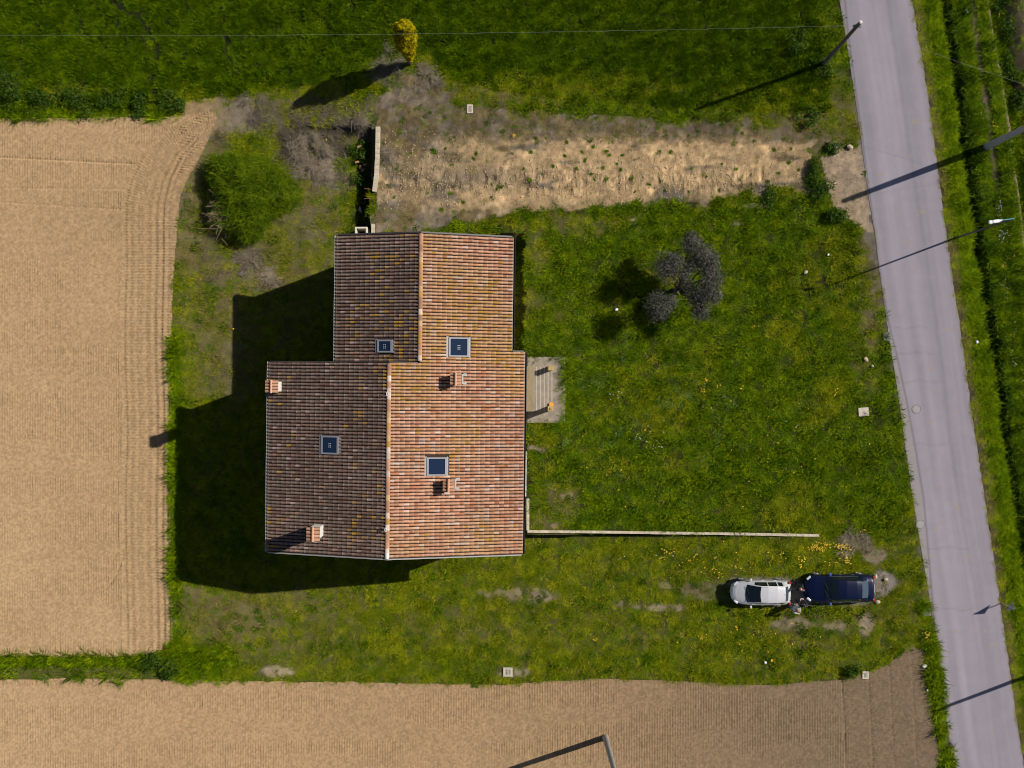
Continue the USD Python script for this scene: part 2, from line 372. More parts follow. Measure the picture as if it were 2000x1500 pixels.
def ground_tint(L):
    px, py, p3 = L['px'], L['py'], L['p3']
    c = np.broadcast_to(C_GREEN, px.shape + (3,)).copy()
    c = mixc(c, np.array([.215, .180, .085]), L['dry'] * .85)
    c = mixc(c, np.array([.11, .12, .025]), ((py > 1046) | (px < 660)) * (1 - L['dry']) * .6)
    c = mixc(c, C_GREYD, L['grey'] * .9)
    n1 = fbm(p3 * 0.9, 4, 51)
    n2 = fbm(np.stack([p3[..., 0] * .5, p3[..., 1] * 1.6, p3[..., 2]], -1), 4, 52)
    c = np.where(L['wheat'][..., None], np.array([.016, .019, .006]), c)  # near-black under the wheat: deep shade between the blades put into the tint
    lane = L['lane']
    lc = mixc(np.broadcast_to(C_STRAW * .78, c.shape), C_GREYD * .95, sstep(.42, .6, n1))
    lc = lc * (.62 + .8 * fbm(p3 * 1.9, 4, 58))[..., None]
    hf = fbm(p3 * 4.2, 3, 59)
    sand = sstep(250, 285, py) * (1 - sstep(400, 430, py)) * sstep(.38, .58, n2 + .10 * np.sin(px / 140)) * sstep(760, 900, px)
    band = np.exp(-((py - 300 - 0.02 * (px - 1100)) / 28) ** 2) * sstep(930, 1100, px) + np.exp(-((py - 355) / 35) ** 2) * .8
    lc = mixc(lc, C_SAND, np.clip(sand * .6 + band * sstep(.3, .5, n2), 0, 1))
    lc = mixc(lc, C_GREYD * .9, np.exp(-((px - 900) / 130) ** 2 - ((py - 345) / 25) ** 2) * .8)
    lc = lc * (.55 + .9 * hf)[..., None] * (1 + .35 * sstep(.56, .7, fbm(np.stack([p3[..., 0] * 2.2, p3[..., 1] * 1.0, p3[..., 2]], -1), 4, 60)))[..., None]
    c = np.where(lane[..., None], lc, c)
    n3 = fbm(p3 * 2.6, 4, 57)
    gcol = np.where((L['py'] > 1105)[..., None] & (L['px'] > 1390)[..., None] & (L['py'] < 1200)[..., None], C_GRAV, np.array([.44, .35, .25]))
    gcol = np.where((L['px'] > 1665)[..., None] & (L['py'] < 620)[..., None], C_GRAV * .8, gcol)
    c = mixc(c, gcol, L['bare'] * sstep(.34, .56, n3 + .25 * (L['bare'] - .5)))
    c = np.where(L['apron'][..., None], np.array([.50, .38, .265]) * (0.62 + .76 * fbm(p3 * 4.5, 3, 61)[..., None]), c)
    c = mixc(c, mixc(np.broadcast_to(C_SOIL * .95, c.shape), C_GREYD * 1.15, sstep(380, 470, px)), L['track'] * .85)
    edge = (L['ol'] > 0) * np.exp(-(L['ol'] / 7.0) ** 2) * (py > 150) * .6
    c = mixc(c, C_GRAV * .8, edge)
    o = L['o']
    right = o > 0
    c = np.where(right[..., None], C_GREEN * 1.1, c)
    c = mixc(c, np.array([.16, .125, .08]), right * np.exp(-(o / 9) ** 2) * .8)
    c = mixc(c, np.array([.05, .042, .03]), right * sstep(44, 50, o) * (1 - sstep(70, 95, o)))
    path = right * (np.exp(-((o - 112 - 6 * sstep(100, 0, py)) / 6) ** 2) * sstep(420, 330, py) + np.exp(-((o - 151) / 6) ** 2) * (py < 640))
    c = mixc(c, np.array([.30, .215, .14]), np.clip(path, 0, 1))
    far = right * sstep(178, 190, o) * (py < 300)
    c = mixc(c, np.array([.27, .20, .125]) * (0.6 + .8 * n1[..., None]), far * .9)
    return c * (0.85 + 0.3 * fbm(p3 * 3.0, 3, 55))[..., None]


# ------------------------------------------------------------------ ground sheets
def grid_mesh(x0, x1, y0, y1, s):
    xs, ys = np.arange(x0, x1 + s / 2, s), np.arange(y0, y1 + s / 2, s)
    X, Y = np.meshgrid(xs, ys)
    ny, nx = X.shape
    i = np.arange(ny * nx).reshape(ny, nx)
    a, b, c, d = i[:-1, :-1].ravel(), i[:-1, 1:].ravel(), i[1:, 1:].ravel(), i[1:, :-1].ravel()
    cx, cy = (X[:-1, :-1] + s / 2).ravel(), (Y[:-1, :-1] + s / 2).ravel()
    return X.ravel(), Y.ravel(), np.c_[a, b, c, d], cx, cy


def submesh(v, quads, keep, tint):
    q = quads[keep]
    ids, inv = np.unique(q, return_inverse=True)
    q = inv.reshape(-1, 4)
    return (v[ids], np.vstack([q[:, [0, 1, 2]], q[:, [0, 2, 3]]])), tint[ids]


GX0, GX1, GY0, GY1 = -37.0, 37.0, -28.5, 28.5
X, Y, Q, CX, CY = grid_mesh(GX0, GX1, GY0, GY1, 0.1)
Lg = layers(X, Y)
Z = ground_z(X, Y)
Lc = {k: v[Q].mean(1) if v.ndim == 1 and v.dtype != bool else (v[Q[:, 0]] if v.dtype == bool else None) for k, v in Lg.items()}
pxc, pyc = Lc['px'], Lc['py']
fA = inside(FIELD_A, pxc + .5 * Lc['wx'], pyc + .5 * Lc['wy'])
fB = inside(FIELD_B, pxc + .5 * Lc['wx'], pyc + .5 * Lc['wy'])
deepA = inside(FIELD_A.buffer(-14), pxc, pyc)
deepB = inside(FIELD_B.buffer(-14), pxc, pyc)
fieldv = inside(FIELD_A.buffer(-5), Lg['px'] + .5 * Lg['wx'], Lg['py'] + .5 * Lg['wy']) | inside(FIELD_B.buffer(-5), Lg['px'] + .5 * Lg['wx'], Lg['py'] + .5 * Lg['wy'])
Zc = Z - 0.14 * fieldv
road_in = (Lg['ol'] < -3) & (Lg['o'] < -3)
near_road = (Lg['ol'] < 5) & (Lg['o'] < 5)
Zc = np.where(road_in, -0.10, np.where(near_road, np.minimum(Zc, -0.035), Zc))
V = np.c_[X, Y, Zc]
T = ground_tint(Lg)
Lc['wheat'] = Lc['wheat']
zone = np.zeros(len(Q), int)                       # 0 yard grass
zone[Lc['lane'] | Lc['apron']] = 1
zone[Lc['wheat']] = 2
zone[(Lc['o'] > -8) & (Lc['o'] < 46)] = 3
zone[Lc['o'] >= 46] = 4
zone[deepA | deepB | ((Lc['ol'] < -25) & (Lc['o'] < -25))] = -1
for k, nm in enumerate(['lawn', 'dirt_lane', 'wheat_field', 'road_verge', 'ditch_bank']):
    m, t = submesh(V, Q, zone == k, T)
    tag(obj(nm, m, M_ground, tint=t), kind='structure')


def soil_relief(px, py, x, y, seed):
    """Imprint of the roller and the tyres: ribs across the direction of travel, ruts along it."""
    n = fbm(np.stack([x * 6.2, y * 1.7, 0 * x], -1), 3, seed)
    m = fbm(np.stack([x * 1.7, y * 6.2, 0 * x], -1), 3, seed + 1)
    big = fbm(np.stack([x * .22, y * .9, 0 * x], -1), 3, seed + 2)
    clod = fbm(np.stack([x * 9, y * 9, 0 * x], -1), 3, seed + 3)
    return n, m, big, clod


def field(name, poly, bounds, seed, headland):
    X, Y, Q, cx, cy = grid_mesh(*bounds, 0.055)
    L = layers(X, Y)
    px, py = L['px'], L['py']
    pc, qc = px[Q].mean(1), py[Q].mean(1)
    keep = inside(poly, pc + .5 * L['wx'][Q[:, 0]], qc + .5 * L['wy'][Q[:, 0]])
    z = ground_z(X, Y)
    n, m, big, clod = soil_relief(px, py, X, Y, seed)
    if headland == 'A':
        hx = np.interp(py, [200, 245, 270, 305, 352, 392, 430, 560, 1280], [420, 345, 311, 276, 252, 241, 238, 239, 241]) + 2 * np.sin(py / 60)
        hl = sstep(-4, 4, px - hx)
        u = px - hx
        curve = np.exp(-((np.hypot(px - 115, (py - 1060)) - 130) / 42) ** 2) * (py > 1080) * (px > 60) * (px < 240)
    else:
        hl = sstep(1640, 1670, px + 8 * np.sin(py / 40))
        u = px - 1655
        curve = 0 * px
    ribs = np.sin(X * 2 * np.pi / 0.17 + 1.2 * (n - .5)) * sstep(.36, .62, big + .25 * (n - .5))
    if headland == 'A':
        th = np.where(py < 430, 205 * np.arctan2(430 - py, 443 - px), 430 - py)
        hrib = np.sin(th / PPM * 2 * np.pi / 0.19 + 2.0 * (m - .5)) * sstep(.25, .6, m + .2)
    else:
        hrib = np.sin((Y + .10 * (X + 8)) * 2 * np.pi / 0.18 + 2.2 * (m - .5)) * sstep(.25, .6, m + .2)
    if headland == 'A':
        ang = np.arctan2(py - 1060, px - 115)
        crib = np.sin(ang * 26) * curve
    else:
        crib = 0
    amp = 0.033
    h = (1 - hl) * (amp * 1.0 * ribs + 0.030 * (n - .5)) + hl * (amp * (.3 + 1.1 * big) * hrib + 0.035 * (m - .5)) + 0.016 * (clod - .5) + .02 * crib
    h = h + 0.055 * np.maximum(0, clod - .62)
    ruts = 0
    if headland == 'A':
        for off, wd, dp in ((2, 5, .055), (14, 3, .04), (28, 3, .03), (46, 4, .04), (62, 3.5, .05), (76, 3.5, .06), (88, 3, .05)):
            ruts = ruts - 1.0 * dp * np.exp(-((u - off + 5 - 2 * noise(np.stack([X * .3, Y * .3, 0 * X], -1), 9)) / wd) ** 2) + dp * np.exp(-((u - off - 2 * noise(np.stack([X * .3, Y * .3, 0 * X], -1), 9)) / wd) ** 2)
        for yl, sl, dp in ((313, .05, .08), (368, .01, .04), (402, .06, .05), (592, .0, .025), (470, .02, .02), (1029, -.03, .035), (1108, -.02, .02), (1185, .0, .02), (690, .0, .02), (780, .0, .02), (900, .0, .02)):
            ruts = ruts + dp * np.exp(-((py - yl - sl * (px - 120)) / 1.8) ** 2) * (1 - hl)
        ruts = ruts + .05 * np.exp(-((np.hypot(px - 115, py - 1060) - 128) / 2.5) ** 2) * (py > 1080) * (px > 60) * (px < 242)
        tyre = sstep(332, 350, px) * sstep(360, 335, py)
        h = h + tyre * .06 * sstep(.3, .6, n) * np.sin((px * .8 + np.abs(((py + .55 * px) % 26) - 13) * 1.2) * 1.05 + 3 * m) - tyre * .05 * (clod - .5)
    else:
        for xl, dp in ((1648, .05), (1700, .04), (1742, .03), (1786, .03)):
            ruts = ruts + dp * np.exp(-((px - xl - .05 * (py - 1400)) / 2.2) ** 2)
        for yl, dp in ((1345, .02), (1418, .03), (1366, .015)):
            ruts = ruts + dp * np.exp(-((py - yl - .02 * (px - 300)) / 1.6) ** 2) * (1 - hl)
    z = z + h - ruts + .03
    p3 = L['p3']
    tone = fbm(p3 * .18, 3, seed + 7)
    c = np.broadcast_to(C_SOIL, px.shape + (3,)).copy() * (0.92 + .16 * tone[..., None])
    c = c * (1 - .04 * hl[..., None])
    if headland == 'B':
        c = mixc(c * np.array([.97, .96, .97]), np.array([.25, .18, .12]), sstep(900, 1800, px) * .9)
    c = c * (1 + .7 * (clod - .5))[..., None]
    msh, t = submesh(np.c_[X, Y, z], Q, keep, c)
    tag(obj(name, msh, M_soil, tint=t, smooth=True), kind='structure')


def wb(poly):
    b = poly.bounds
    a, c = P(max(b[0], -100), b[1] - 12, -0.9), P(min(b[2] + 15, 2100), min(b[3], 1600) + 10, -0.9)
    return max(a[0] - .5, GX0), min(c[0] + .5, GX1), max(c[1] - .5, GY0), min(a[1] + .5, GY1)


field('ploughed_field', FIELD_A, wb(FIELD_A), 61, 'A')
field('ploughed_field', FIELD_B, wb(FIELD_B), 71, 'B')

# the land beyond the frame goes on to the horizon with the same surfaces
nx, ny = int(round((GX1 - GX0) / .1)) + 1, int(round((GY1 - GY0) / .1)) + 1
I = np.arange(nx * ny).reshape(ny, nx)
loop = np.r_[I[0, :-1], I[:-1, -1], I[-1, ::-1][:-1], I[::-1, 0][:-1]][::5]
rim = np.c_[X[loop], Y[loop], Z[loop]]
soilrim = fieldv[loop]
tr = np.where(soilrim[:, None], C_SOIL * .95, T[loop] * np.where(fieldv[loop][:, None], 1, 1.25))
rings, tints = [rim], [tr]
for k, zz in ((1.35, -.1), (2.5, 0), (12, 0)):
    w_ = rim * [k, k, 1]
    rings.append(w_)
    tints.append(tr * (.9 + .2 * rng.random((len(tr), 1))))
n = len(loop)
vv = np.vstack(rings)
ff = []
for r in range(3):
    i = np.arange(n) + r * n
    j = (np.arange(n) + 1) % n + r * n
    ff += [np.c_[i, i + n, j + n], np.c_[i, j + n, j]]
tag(obj('ground', (vv, np.vstack(ff)), M_ground, tint=np.vstack(tints)), kind='structure')

# ------------------------------------------------------------------ road
ys = np.arange(-380, 1881, 3.0)
nw = 60
fr = np.linspace(0, 1, nw)
jl = 1.6 * (fbm(np.stack([ys * .08, ys * 0, ys * 0], -1), 3, 81) - .5)
jr = 3.6 * (fbm(np.stack([ys * .14, ys * 0, ys * 0], -1), 4, 82) - .5)
xl, xr = roadL(ys) + jl, roadR(ys) + jr
PX = xl[:, None] + (xr - xl)[:, None] * fr
PY = np.repeat(ys[:, None], nw, 1)
RX, RY = (PX - 1000) / PPM, (750 - PY) / PPM
camber = 0.035 * (1 - (2 * fr - 1) ** 2)
RZ = -0.012 + camber[None] + 0 * RX
base = np.broadcast_to(np.array([.345, .310, .365]), RX.shape + (3,)).copy()
along = np.stack([fr[None] * 9 + 0 * RX, RY * .05, 0 * RX], -1)
lanes = fbm(along, 3, 83)
base *= (0.84 + .34 * lanes)[..., None]
blot = fbm(np.stack([RX * .8, RY * .35, 0 * RX], -1), 4, 87)
base *= (.93 + .14 * blot)[..., None]
edge_d = np.minimum(PX - xl[:, None], xr[:, None] - PX)
base = mixc(base, np.array([.30, .25, .20]), np.exp(-(edge_d / 4.0) ** 2) * sstep(.35, .6, fbm(np.stack([RX * 2, RY * 1.2, 0 * RX], -1), 3, 88)) * .8)
for f0, wd, a in ((.66, .03, -.10), (.30, .05, .05), (.47, .04, .05), (.80, .03, .04), (.56, .02, -.05)):
    base *= (1 + a * np.exp(-((fr[None] - f0 - .02 * np.sin(RY / 4)) / wd) ** 2))[..., None]
seam_px = np.interp(ys, [-400, 0, 60, 300, 560, 640, 700, 790, 860, 975, 1110, 1200, 1260, 1500, 1900], [1590, 1650, 1656, 1688, 1722, 1738, 1753, 1772, 1785, 1804, 1816, 1823, 1828, 1860, 1925])
ds = PX - seam_px[:, None]
base *= (1 - .38 * np.exp(-(ds / 1.9) ** 2))[..., None]
left = (ds < -2) * sstep(560, 700, PY) * (1 - sstep(1130, 1230, PY))
base = mixc(base, np.array([.36, .325, .325]), left * .8)
spot = sstep(.76, .84, fbm(np.stack([RX * 2.2, RY * 2.2, 0 * RX], -1), 3, 85))
base = mixc(base, np.array([.40, .34, .26]), spot * .6)
for cy_ in (640, 690, 745, 868, 1070, 1190):                    # fine transverse cracks
    base *= (1 - .12 * np.exp(-((PY - cy_ - 2 * np.sin(PX / 9)) / 1.6) ** 2) * sstep(-10, 0, ds) * (1 - sstep(60, 90, ds)))[..., None]
rv = np.stack([RX, RY, RZ], -1)
lo = rv[:, :1] + [[-.04, 0, -.14]]
hi = rv[:, -1:] + [[.04, 0, -.14]]
rv = np.concatenate([lo, rv, hi], 1)
rt = np.concatenate([base[:, :1], base, base[:, -1:]], 1)
ny_, nx_ = rv.shape[:2]
i = np.arange(ny_ * nx_).reshape(ny_, nx_)
q = np.stack([i[1:, :-1], i[1:, 1:], i[:-1, 1:], i[:-1, :-1]], -1).reshape(-1, 4)
tag(obj('road', (rv.reshape(-1, 3), q), M_road, tint=rt.reshape(-1, 3)), kind='structure')


# ------------------------------------------------------------------ farmhouse
HR = -0.65
HU, HV, HZ = -7.0, -1.0, -0.95
cr, sr = math.cos(math.radians(HR)), math.sin(math.radians(HR))
house = thing('farmhouse', 'large farmhouse with two stepped terracotta tiled roofs in the middle of the plot', 'house', (HU * cr - HV * sr, HU * sr + HV * cr, HZ), HR)
HP = str(house.GetPath())


def ho(name, m, material, parent=None, smooth=False, tint=None, label=None):
    v, f, n_ = meshkit.arrays(m)
    return obj(name, (v - [HU, HV, HZ], f), material, parent if parent is not None else house, smooth, tint, label)


TAN = 0.29
EZ = 6.4
U_RL, U_LL, U_UR, U_UL = -7.16, -14.58, -0.07, -10.57      # lower ridge, lower left eave, upper right eave, upper left eave
U_RU = -5.43
U_LR = 0.70
V_B, V_M, V_M2, V_T = -10.26, 1.18, 1.95, 8.81


def zr(u):
    return EZ + (U_LR - u) * TAN


ZRL, ZRU = zr(U_RL), zr(U_RU)


def prism(poly, v0, v1):
    """Extrudes a (u, z) outline along v."""
    m = trimesh.creation.extrude_polygon(Polygon(poly), v1 - v0, engine='earcut')
    v = m.vertices
    m.vertices = np.c_[v[:, 0], v1 - v[:, 2], v[:, 1]]
    return m


g = 0.45
d0 = 0.16
ho('wall', prism([(U_LL + g, -1.5), (U_LR - g, -1.5), (U_LR - g, zr(U_LR - g) - d0), (U_RL, ZRL - d0), (U_LL + g, ZRL - (U_RL - U_LL - g) * TAN - d0)], V_B + .35, V_M - .25), M_plaster, label='pale plaster wall')
ho('wall', prism([(U_UL + g, -1.5), (U_UR - g, -1.5), (U_UR - g, zr(U_UR - g) - d0), (U_RU, ZRU - d0), (U_UL + g, ZRU - (U_RU - U_UL - g) * TAN - d0)], V_M - .25, V_T - .35), M_plaster, label='pale plaster wall')
ho('wall', prism([(-4.0, -1.5), (U_LR - g, -1.5), (U_LR - g, zr(U_LR - g) - d0), (-4.0, zr(-4.0) - d0)], V_M - .252, V_M2 - .3), M_plaster)

# roof decks (the channels under the cover tiles)
def slab(pts, th=0.09):
    p = np.array(pts, float)
    v = np.vstack([p, p - [0, 0, th]])
    f = [[0, 1, 2], [0, 2, 3], [6, 5, 4], [7, 6, 4]]
    for a in range(4):
        b = (a + 1) % 4
        f += [[a, a + 4, b + 4], [a, b + 4, b]]
    return trimesh.Trimesh(v, f, process=False)


E = 0.05
decks = [[(U_RL, V_B, ZRL), (U_LR, V_B, EZ), (U_LR, V_M2, EZ), (U_RL, V_M2, ZRL)]]
ho('roof_deck', slab([(U_RL, V_B, ZRL), (U_LR, V_B, EZ), (U_LR, V_M, EZ), (U_RL, V_M, ZRL)]), M_deck)
ho('roof_deck', slab([(U_RU, V_M, ZRU), (U_LR, V_M, EZ), (U_LR, V_M2, EZ), (U_RU, V_M2, ZRU)]), M_deck)
ho('roof_deck', slab([(U_RU, V_M2, ZRU), (U_UR, V_M2, zr(U_UR)), (U_UR, V_T, zr(U_UR)), (U_RU, V_T, ZRU)]), M_deck)
zl = ZRL - (U_RL - U_LL) * TAN
zul = ZRU - (U_RU - U_UL) * TAN
ho('roof_deck', slab([(U_LL, V_B, zl), (U_RL, V_B, ZRL), (U_RL, V_M, ZRL), (U_LL, V_M, zl)]), M_deck)
ho('roof_deck', slab([(U_UL, V_M, zul), (U_RU, V_M, ZRU), (U_RU, V_T, ZRU), (U_UL, V_T, zul)]), M_deck)

# openings kept free of tiles: skylights (u, v, half length along the slope, half width)
def uv_at(px, py, zf):
    z = 7.5
    for _ in range(6):
        p = P(px, py, z)
        u = p[0] * cr + p[1] * sr
        v = -p[0] * sr + p[1] * cr
        z = zf(u)
    return u, v, z


zf_right = lambda u: zr(u)
zf_ll = lambda u: ZRL - (U_RL - u) * TAN
zf_ul = lambda u: ZRU - (U_RU - u) * TAN
SKY = [(752, 676, 30, 25, zf_ul, -1), (896, 678, 39, 38, zf_right, 1), (645, 869, 36, 36, zf_ll, -1), (853, 911, 38, 36, zf_right, 1)]
holes = []
for (px, py, w_, h_, zf, sd) in SKY:
    u, v, z = uv_at(px, py, zf)
    k = (H - z) / H / PPM
    holes.append((u, v, z, w_ * k / 2, h_ * k / 2, sd))

TP, TV = 0.296, 0.2017
NT = 5


def tile_mesh(length, r0, r1, hgt, th):
    """A tapered half-barrel cover tile lying along +x (its low end), axis on z = 0."""
    a = np.linspace(0, np.pi, NT + 2)
    ring = lambda x, r, hh: np.c_[np.full(len(a), x), r * np.cos(a), hh * np.sin(a)]
    xm_ = length * .74
    top0, topm, top1 = ring(0, r0, hgt * .92), ring(xm_, r0 + (r1 - r0) * .74, hgt * .98), ring(length, r1, hgt)
    in1 = ring(length, r1 - th, hgt - th)
    v = np.vstack([top0, topm, top1, in1])
    n_ = len(a)
    i = np.arange(n_ - 1)
    f = np.vstack([np.vstack([np.c_[i + q * n_, i + (q + 1) * n_, i + (q + 1) * n_ + 1], np.c_[i + q * n_, i + (q + 1) * n_ + 1, i + q * n_ + 1]]) for q in range(3)])
    return v, f


tv, tf = tile_mesh(0.36, 0.062, 0.077, 0.092, 0.016)
tiles = []     # (transform rows, colour, size, key)


def lay(u_ridge, z_ridge, u_eave, v0, v1, side, u_stop=None):
    """Rows of cover tiles on one slope, from the eave up; side +1 falls to the right."""
    run = abs(u_eave - u_ridge)
    ncol = int(round(run / TP))
    tp = run / ncol
    nrow = max(1, int(round((v1 - v0) / TV)))
    tvp = (v1 - v0) / nrow
    ang = math.atan(TAN)
    for j in range(nrow):
        v = v0 + (j + .5) * tvp
        for k in range(ncol):
            d = k * tp                      # horizontal distance from the ridge to the tile's high end
            uc = u_ridge + side * (d + tp / 2)
            if any(abs(uc - h_[0]) < h_[3] + .10 and abs(v - h_[1]) < h_[4] + .06 for h_ in holes if h_[5] == side and abs(h_[2] - (z_ridge - d * TAN)) < .6):
                continue
            jit = rng.normal(0, .004, 2)
            u0 = u_ridge + side * (d - .015)
            z0 = z_ridge - (d - .015) * TAN + 0.006 + rng.normal(0, .003)
            yaw = rng.normal(0, .012)
            x = tv[:, 0] * (tp / .296) * (1 / math.cos(ang)) * math.cos(ang)
            y = tv[:, 1] + yaw * tv[:, 0]
            zz = tv[:, 2] + .010 * tv[:, 0] / .36
            ax = np.array([side * math.cos(ang), 0, -math.sin(ang)])
            ay = np.array([0, side, 0])
            az = np.array([side * math.sin(ang), 0, math.cos(ang)])
            p = np.array([u0, v + jit[0], z0]) + np.outer(tv[:, 0], ax) + np.outer(y, ay) + np.outer(zz, az)
            tiles.append((p, uc, v, z0, side))


def lay_all():
    lay(U_RL, ZRL, U_LR, V_B + .04, V_M, 1)
    lay(U_RU, ZRU, U_LR, V_M, V_M2, 1)
    lay(U_RU, ZRU, U_UR, V_M2, V_T - .04, 1)
    lay(U_RL, ZRL, U_LL, V_B + .04, V_M - .02, -1)
    lay(U_RU, ZRU, U_UL, V_M + .05, V_T - .04, -1)


lay_all()
cent = np.array([(t[1], t[2], 0) for t in tiles])
lich = fbm(cent * .35, 4, 91)
stain = fbm(cent * .5, 3, 92)
side = np.array([t[4] for t in tiles])
ridge_d = np.where(cent[:, 1] > V_M, np.abs(cent[:, 0] - U_RU), np.abs(cent[:, 0] - U_RL))
rnd = rng.random((len(tiles), 4))
tc = np.empty((len(tiles), 3))
edge_v = np.minimum(np.abs(cent[:, 1] - V_B), np.abs(cent[:, 1] - V_T))
for k in range(len(tiles)):
    c = np.array([.545, .305, .195]) if side[k] > 0 else np.array([.150, .108, .090])  # slope turned from the sun: part of its shade put into darker tiles
    c = c * (.80 + .36 * rnd[k, 0])
    if rnd[k, 1] < (.055 if side[k] > 0 else .03):
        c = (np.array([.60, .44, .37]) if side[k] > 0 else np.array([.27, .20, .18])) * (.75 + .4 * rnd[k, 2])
    elif rnd[k, 1] < .34:
        c = c * np.array([.92, .78, .74])
    elif rnd[k, 1] > .93:
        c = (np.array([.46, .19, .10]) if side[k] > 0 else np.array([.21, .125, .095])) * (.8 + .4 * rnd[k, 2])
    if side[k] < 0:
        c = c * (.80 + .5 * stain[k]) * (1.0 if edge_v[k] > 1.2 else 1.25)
    lp = np.clip((lich[k] - .50) * 2.0, 0, .35) + (.10 if (side[k] < 0 and ridge_d[k] < 2.2) else 0) + .01 - (.15 if side[k] < 0 and ridge_d[k] > 3 else 0)
    lp *= 1.0 if edge_v[k] > 1.0 else .25
    if side[k] > 0:
        q_ = np.clip((lich[k] - .40) * 2.2, 0, .45) * (.3 + .9 * rnd[k, 2])
        c = c * (1 - q_) + np.array([.47, .29, .07]) * q_
        c = c * (.86 + .30 * stain[k])
    if rnd[k, 3] < lp * (.9 if side[k] > 0 else .75):
        lm = rng.uniform(.25, .8)
        c = c * (1 - lm) + np.array([.44, .24, .012]) * lm * (1.0 if side[k] > 0 else .9)
    tc[k] = c
NV = NT + 2
pale_end = rng.random(len(tiles))
order = np.lexsort((-np.array([t[3] for t in tiles]), -side))
single = set(order[:300].tolist())
vs, fs, ts, nv = [], [], [], 0
for k, t in enumerate(tiles):
    e_ = tc[k] * (1.06 if t[4] > 0 else 1.30)  # low ends lightened, most on the west slope: highlights put into the colour
    if pale_end[k] < (.46 if t[4] > 0 else .18):
        w_ = .20 + .6 * pale_end[(k * 7 + 3) % len(tiles)]
        e_ = e_ * (1 - w_) + (np.array([.64, .50, .44]) if t[4] > 0 else np.array([.40, .33, .31])) * w_
    col = np.vstack([np.tile(tc[k] * .95, (NV, 1)), np.tile(tc[k], (NV, 1)), np.tile(e_, (NV, 1)), np.tile(tc[k] * .6, (NV, 1))])
    if k in single:
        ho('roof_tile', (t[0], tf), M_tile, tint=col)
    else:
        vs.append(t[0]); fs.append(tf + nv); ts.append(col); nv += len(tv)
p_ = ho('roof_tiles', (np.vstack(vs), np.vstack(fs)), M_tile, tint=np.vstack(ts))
tag(p_, kind='stuff')


def ridge(u, z, v0, v1, parent, step=0.345, lich_amt=.5):
    nn = int(round((v1 - v0) / step))
    st = (v1 - v0) / nn
    a = np.linspace(0, np.pi, 9)
    for k in range(nn):
        y0, y1 = v0 + k * st - .03, v0 + (k + 1) * st
        r0, r1 = .135, .12
        v = np.vstack([np.c_[u + r0 * np.cos(a), np.full(9, y0), z + r0 * .75 * np.sin(a)], np.c_[u + r1 * np.cos(a), np.full(9, y1), z + r1 * .75 * np.sin(a)],
                       np.c_[u + (r0 - .02) * np.cos(a), np.full(9, y0), z + (r0 - .02) * .75 * np.sin(a)]])
        i = np.arange(8)
        f = np.vstack([np.c_[i, i + 1, i + 10], np.c_[i, i + 10, i + 9], np.c_[i, i + 18, i + 19], np.c_[i, i + 19, i + 1]])
        r_ = rng.random(3)
        c = np.array([.45, .24, .15]) * (.8 + .4 * r_[0])
        if r_[1] < .35:
            c = np.array([.64, .50, .42]) * (.8 + .3 * r_[0])
        if r_[2] < lich_amt and v1 - (k * st + v0) > .8:
            c = c * .45 + np.array([.46, .25, .012]) * .6
        ho('ridge_tile', (v, f), M_tile, tint=np.tile(c, (len(v), 1)), smooth=35)


ridge(U_RL, ZRL + .035, V_B + .3, V_M - .05, house, lich_amt=.25)
ridge(U_RU, ZRU + .035, V_M + .15, V_T - .05, house, lich_amt=.55)
ho('ridge_end', cat_(bar((U_RL, V_B + .02, ZRL + .04), (U_RL, V_B + .36, ZRL + .04), .125, .125, 12)), M_white, label='whitewashed end of the ridge')

# gutters and barge trims
def gutter(u, v0, v1, z, material, s):
    prof = [(-.07, .0), (-.06, -.07), (0, -.10), (.06, -.07), (.07, .0), (.085, .0), (.07, -.085), (0, -.12), (-.07, -.085), (-.085, .0)]
    m = prism([(u + s * .10 + a, z - .01 + b) for a, b in prof], v0, v1)
    return m


ho('gutter', gutter(U_LL, V_B, V_M, zl, M_copper, -1), M_pale, label='pale gutter along the west eave')
ho('gutter', gutter(U_UL, V_M, V_T, zul, M_copper, -1), M_pale, label='pale gutter along the west eave of the rear wing')
ho('gutter', gutter(U_LR, V_B, V_M2, EZ, M_copper, 1), M_copper, label='dark gutter along the east eave')
ho('gutter', gutter(U_UR, V_M2 + .1, V_T, zr(U_UR), M_copper, 1), M_copper, label='dark gutter along the east eave of the rear wing')


def verge(u0, z0, u1, z1, v, material, w=.07, name='barge_trim'):
    a, b = np.array([u0, v, z0]), np.array([u1, v, z1])
    y = [v - w / 2, v + w / 2]
    vv_ = np.array([(u0, y[0], z0 + .05), (u1, y[0], z1 + .05), (u1, y[1], z1 + .05), (u0, y[1], z0 + .05), (u0, y[0], z0 - .16), (u1, y[0], z1 - .16), (u1, y[1], z1 - .16), (u0, y[1], z0 - .16)])
    ff_ = [[0, 1, 2], [0, 2, 3], [6, 5, 4], [7, 6, 4], [0, 4, 5], [0, 5, 1], [1, 5, 6], [1, 6, 2], [2, 6, 7], [2, 7, 3], [3, 7, 4], [3, 4, 0]]
    ho(name, (vv_, np.array(ff_)), material)


verge(U_LL, zl, U_RL, ZRL, V_B - .04, M_pale)
verge(U_RL, ZRL, U_LR, EZ, V_B - .04, M_pale)
verge(U_UL, zul, U_RU, ZRU, V_T + .04, M_copper, .09)
verge(U_RU, ZRU, U_UR, zr(U_UR), V_T + .04, M_copper, .09)
verge(U_LL, zl, U_RL, ZRL, V_M + .02, M_copper, .05)
verge(U_RL, ZRL, U_RU - .1, zr(U_RU - .1), V_M + .02, M_copper, .05)
verge(U_UR + .1, zr(U_UR + .1), U_LR, EZ, V_M2 + .03, M_copper, .07)

